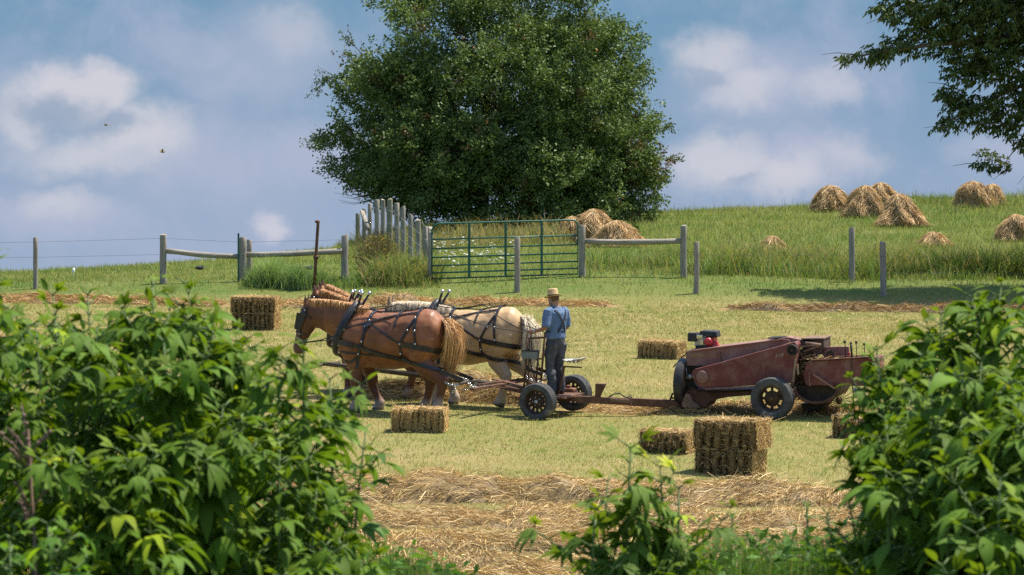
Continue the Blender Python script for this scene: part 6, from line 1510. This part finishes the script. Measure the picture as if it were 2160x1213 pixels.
def dead_stalk():
    y = 8.7; root = empty('dead_stalk', (0, 0, 0)); x = (80-CX)*y/F; root.location = (x, y, gz1(x, y)); tag(root, 'dead brown branching stalk in front of the left thicket', 'dead weed')
    rs = random.Random(8); m = MB(); o = root.location; top = P(60, 905, y)-o
    m.tube([(0, 0, 0), top*.5+Vector((.02, 0, 0)), top], [.008, .006, .003], 6)
    for k in range(16):
        b = top*rs.uniform(.45, .95); e = b+Vector((rs.uniform(-.12, .10), rs.uniform(-.06, .06), rs.uniform(.05, .17))); m.tube([b, b.lerp(e, .5)+Vector((0, 0, .01)), e], [.004, .003, .0015], 5)
        for q in range(7): m.ball(b.lerp(e, .4+.6*rs.random())+Vector((rs.uniform(-.008, .008), 0, 0)), rs.uniform(.004, .008), 4)
    m.build('stalk', noise_mat('dead_stem', (.12, .075, .055), (.20, .13, .10), 12, .9), root, True)
dead_stalk()
def roadside():
    n = 5200; y = rng.uniform(10.2, 13.5, n); px = np.concatenate([rng.uniform(560, 1010, int(n*.34)), rng.uniform(1150, 1900, n-int(n*.34))]); x = (px-CX)*y/F
    z0 = gz(x, y)-.01; topz = CAMZ-(np.interp(px, [500, 640, 760, 900, 985, 1040, 1160, 1260, 1400, 1560, 1700, 1800, 1900], [1040, 1085, 1120, 1145, 1190, 1230, 1225, 1185, 1145, 1105, 1110, 1090, 1070])-CY)*y/F
    h = (topz-z0)*(1-np.abs(rng.normal(0, .16, n))); h = np.maximum(h, .1)
    c = np.array([[.10, .20, .04], [.13, .235, .05], [.075, .15, .03], [.18, .25, .07]])[rng.integers(0, 4, n)]*rng.uniform(.7, 1.25, (n, 1)); d = rng.random(n) < .05; c[d] = np.array([.34, .27, .12])
    V1 = blade_mesh('a', x, y, h, rng.uniform(.006, .014, n), rng.uniform(.02, .22, n), c, z=z0)
    tag(link('roadside_grass', V1, MAT['grass'], smooth=False), 'green roadside grass along the bottom of the picture', 'grass', kind='stuff')
    m = 2300; i = rng.integers(0, n, m); f = rng.uniform(.72, 1.0, m); Pq = np.stack([x[i]+rng.normal(0, .05, m), y[i]+rng.normal(0, .05, m), z0[i]+h[i]*f], 1); D = unit(np.stack([rng.normal(0, 1, m), rng.normal(0, 1, m), rng.normal(.35, .45, m)], 1))
    me = leaf_cloud('b', Pq, D, rng.uniform(.03, .085, m), np.array([.085, .185, .035])*rng.uniform(.7, 1.45, (m, 1)), .36, .15)
    tag(link('roadside_weeds', me, MAT['leaf'], smooth=False), 'small leafy weeds among the roadside grass', 'weeds', kind='stuff')
    n = 16000; y = rng.uniform(4, 32, n); x = rng.uniform(-1, 1, n)*(2.5+y*.22); c = np.array([[.12, .19, .05]])*rng.uniform(.6, 1.3, (n, 1))
    me = blade_mesh('c', x, y, rng.uniform(.08, .22, n), rng.uniform(.006, .012, n), rng.uniform(.1, .7, n), c)
    tag(link('verge_grass', me, MAT['grass'], smooth=False), 'short grass of the bank below the roadside weeds', 'grass', kind='stuff')
roadside()
# ------------------------------------------------------------------ two birds, and small things in the pasture
def bird(px, py, y, label, heading, up):
    root = empty('bird', P(px, py, y), heading); root.scale = (.75, .75, .75); tag(root, label, 'bird', 'birds in the sky')
    bmat = noise_mat('bird_feathers', (.12, .10, .06), (.26, .22, .12), 30, .7); m = MB()
    m.loft([((-.07, 0, 0), (1, 0, 0), (0, 0, 1), .006, .012), ((-.04, 0, 0), (1, 0, 0), (0, 0, 1), .014, .014), ((.0, 0, 0), (1, 0, 0), (0, 0, 1), .026, .024), ((.035, 0, .006), (1, 0, 0), (0, 0, 1), .022, .02), ((.055, 0, .012), (1, 0, 0), (0, 0, 1), .018, .017), ((.072, 0, .012), (1, 0, 0), (0, 0, 1), .006, .006), ((.083, 0, .011), (1, 0, 0), (0, 0, 1), .001, .001)], 10); m.build('body', bmat, root, True)
    for s in (1, -1):
        m = MB(); r0 = Vector((.02, .015*s, .012)); e = Vector((-.01, .085*s, .012+up*.06)); t = Vector((-.05, .13*s, .012+up*.10))
        top = [r0, e, t, Vector((-.07, .07*s, .008+up*.04)), Vector((-.04, .02*s, .008))]; m.add(top+[v-Vector((0, 0, .004)) for v in top], [(0, 1, 2, 3, 4), (9, 8, 7, 6, 5)]+[(i, i+5, (i+1) % 5+5, (i+1) % 5) for i in range(5)]); m.build('wing', bmat, root)
bird(224, 264, 60, 'small bird gliding across the dark middle of the left cloud', 2.6, .2)
bird(343, 321, 60, 'small bird with raised wings lower right of the left cloud', .5, .9)
def small_things():
    b = G(155, 84, .12); m = MB(); m.ball((0, 0, .10), .06, 8, (.8, .8, 1.5)); m.tube([(0, 0, -.15), (0, 0, .1)], .012, 6); o = m.build('marker', noise_mat('white_plastic', (.75, .75, .72), (.85, .85, .82), 5, .5), None, True); o.location = b; tag(o, 'small white marker in the grass right of the leftmost fence post', 'marker')
    for px, lab in ((421, 'dark clod in the grass below the left rail'), (651, 'dark clod in the grass left of the rusty pipe')):
        b = G(px, 82.5, .18); m = MB(); m.ball((0, 0, .02), .085, 8, (1.5, 1, .7)); m.ball((.07, 0, .05), .05, 7); o = m.build('clod', noise_mat('dark_soil', (.03, .03, .035), (.06, .06, .065), 12, .9), None, True); o.location = b; tag(o, lab, 'clod')
small_things()
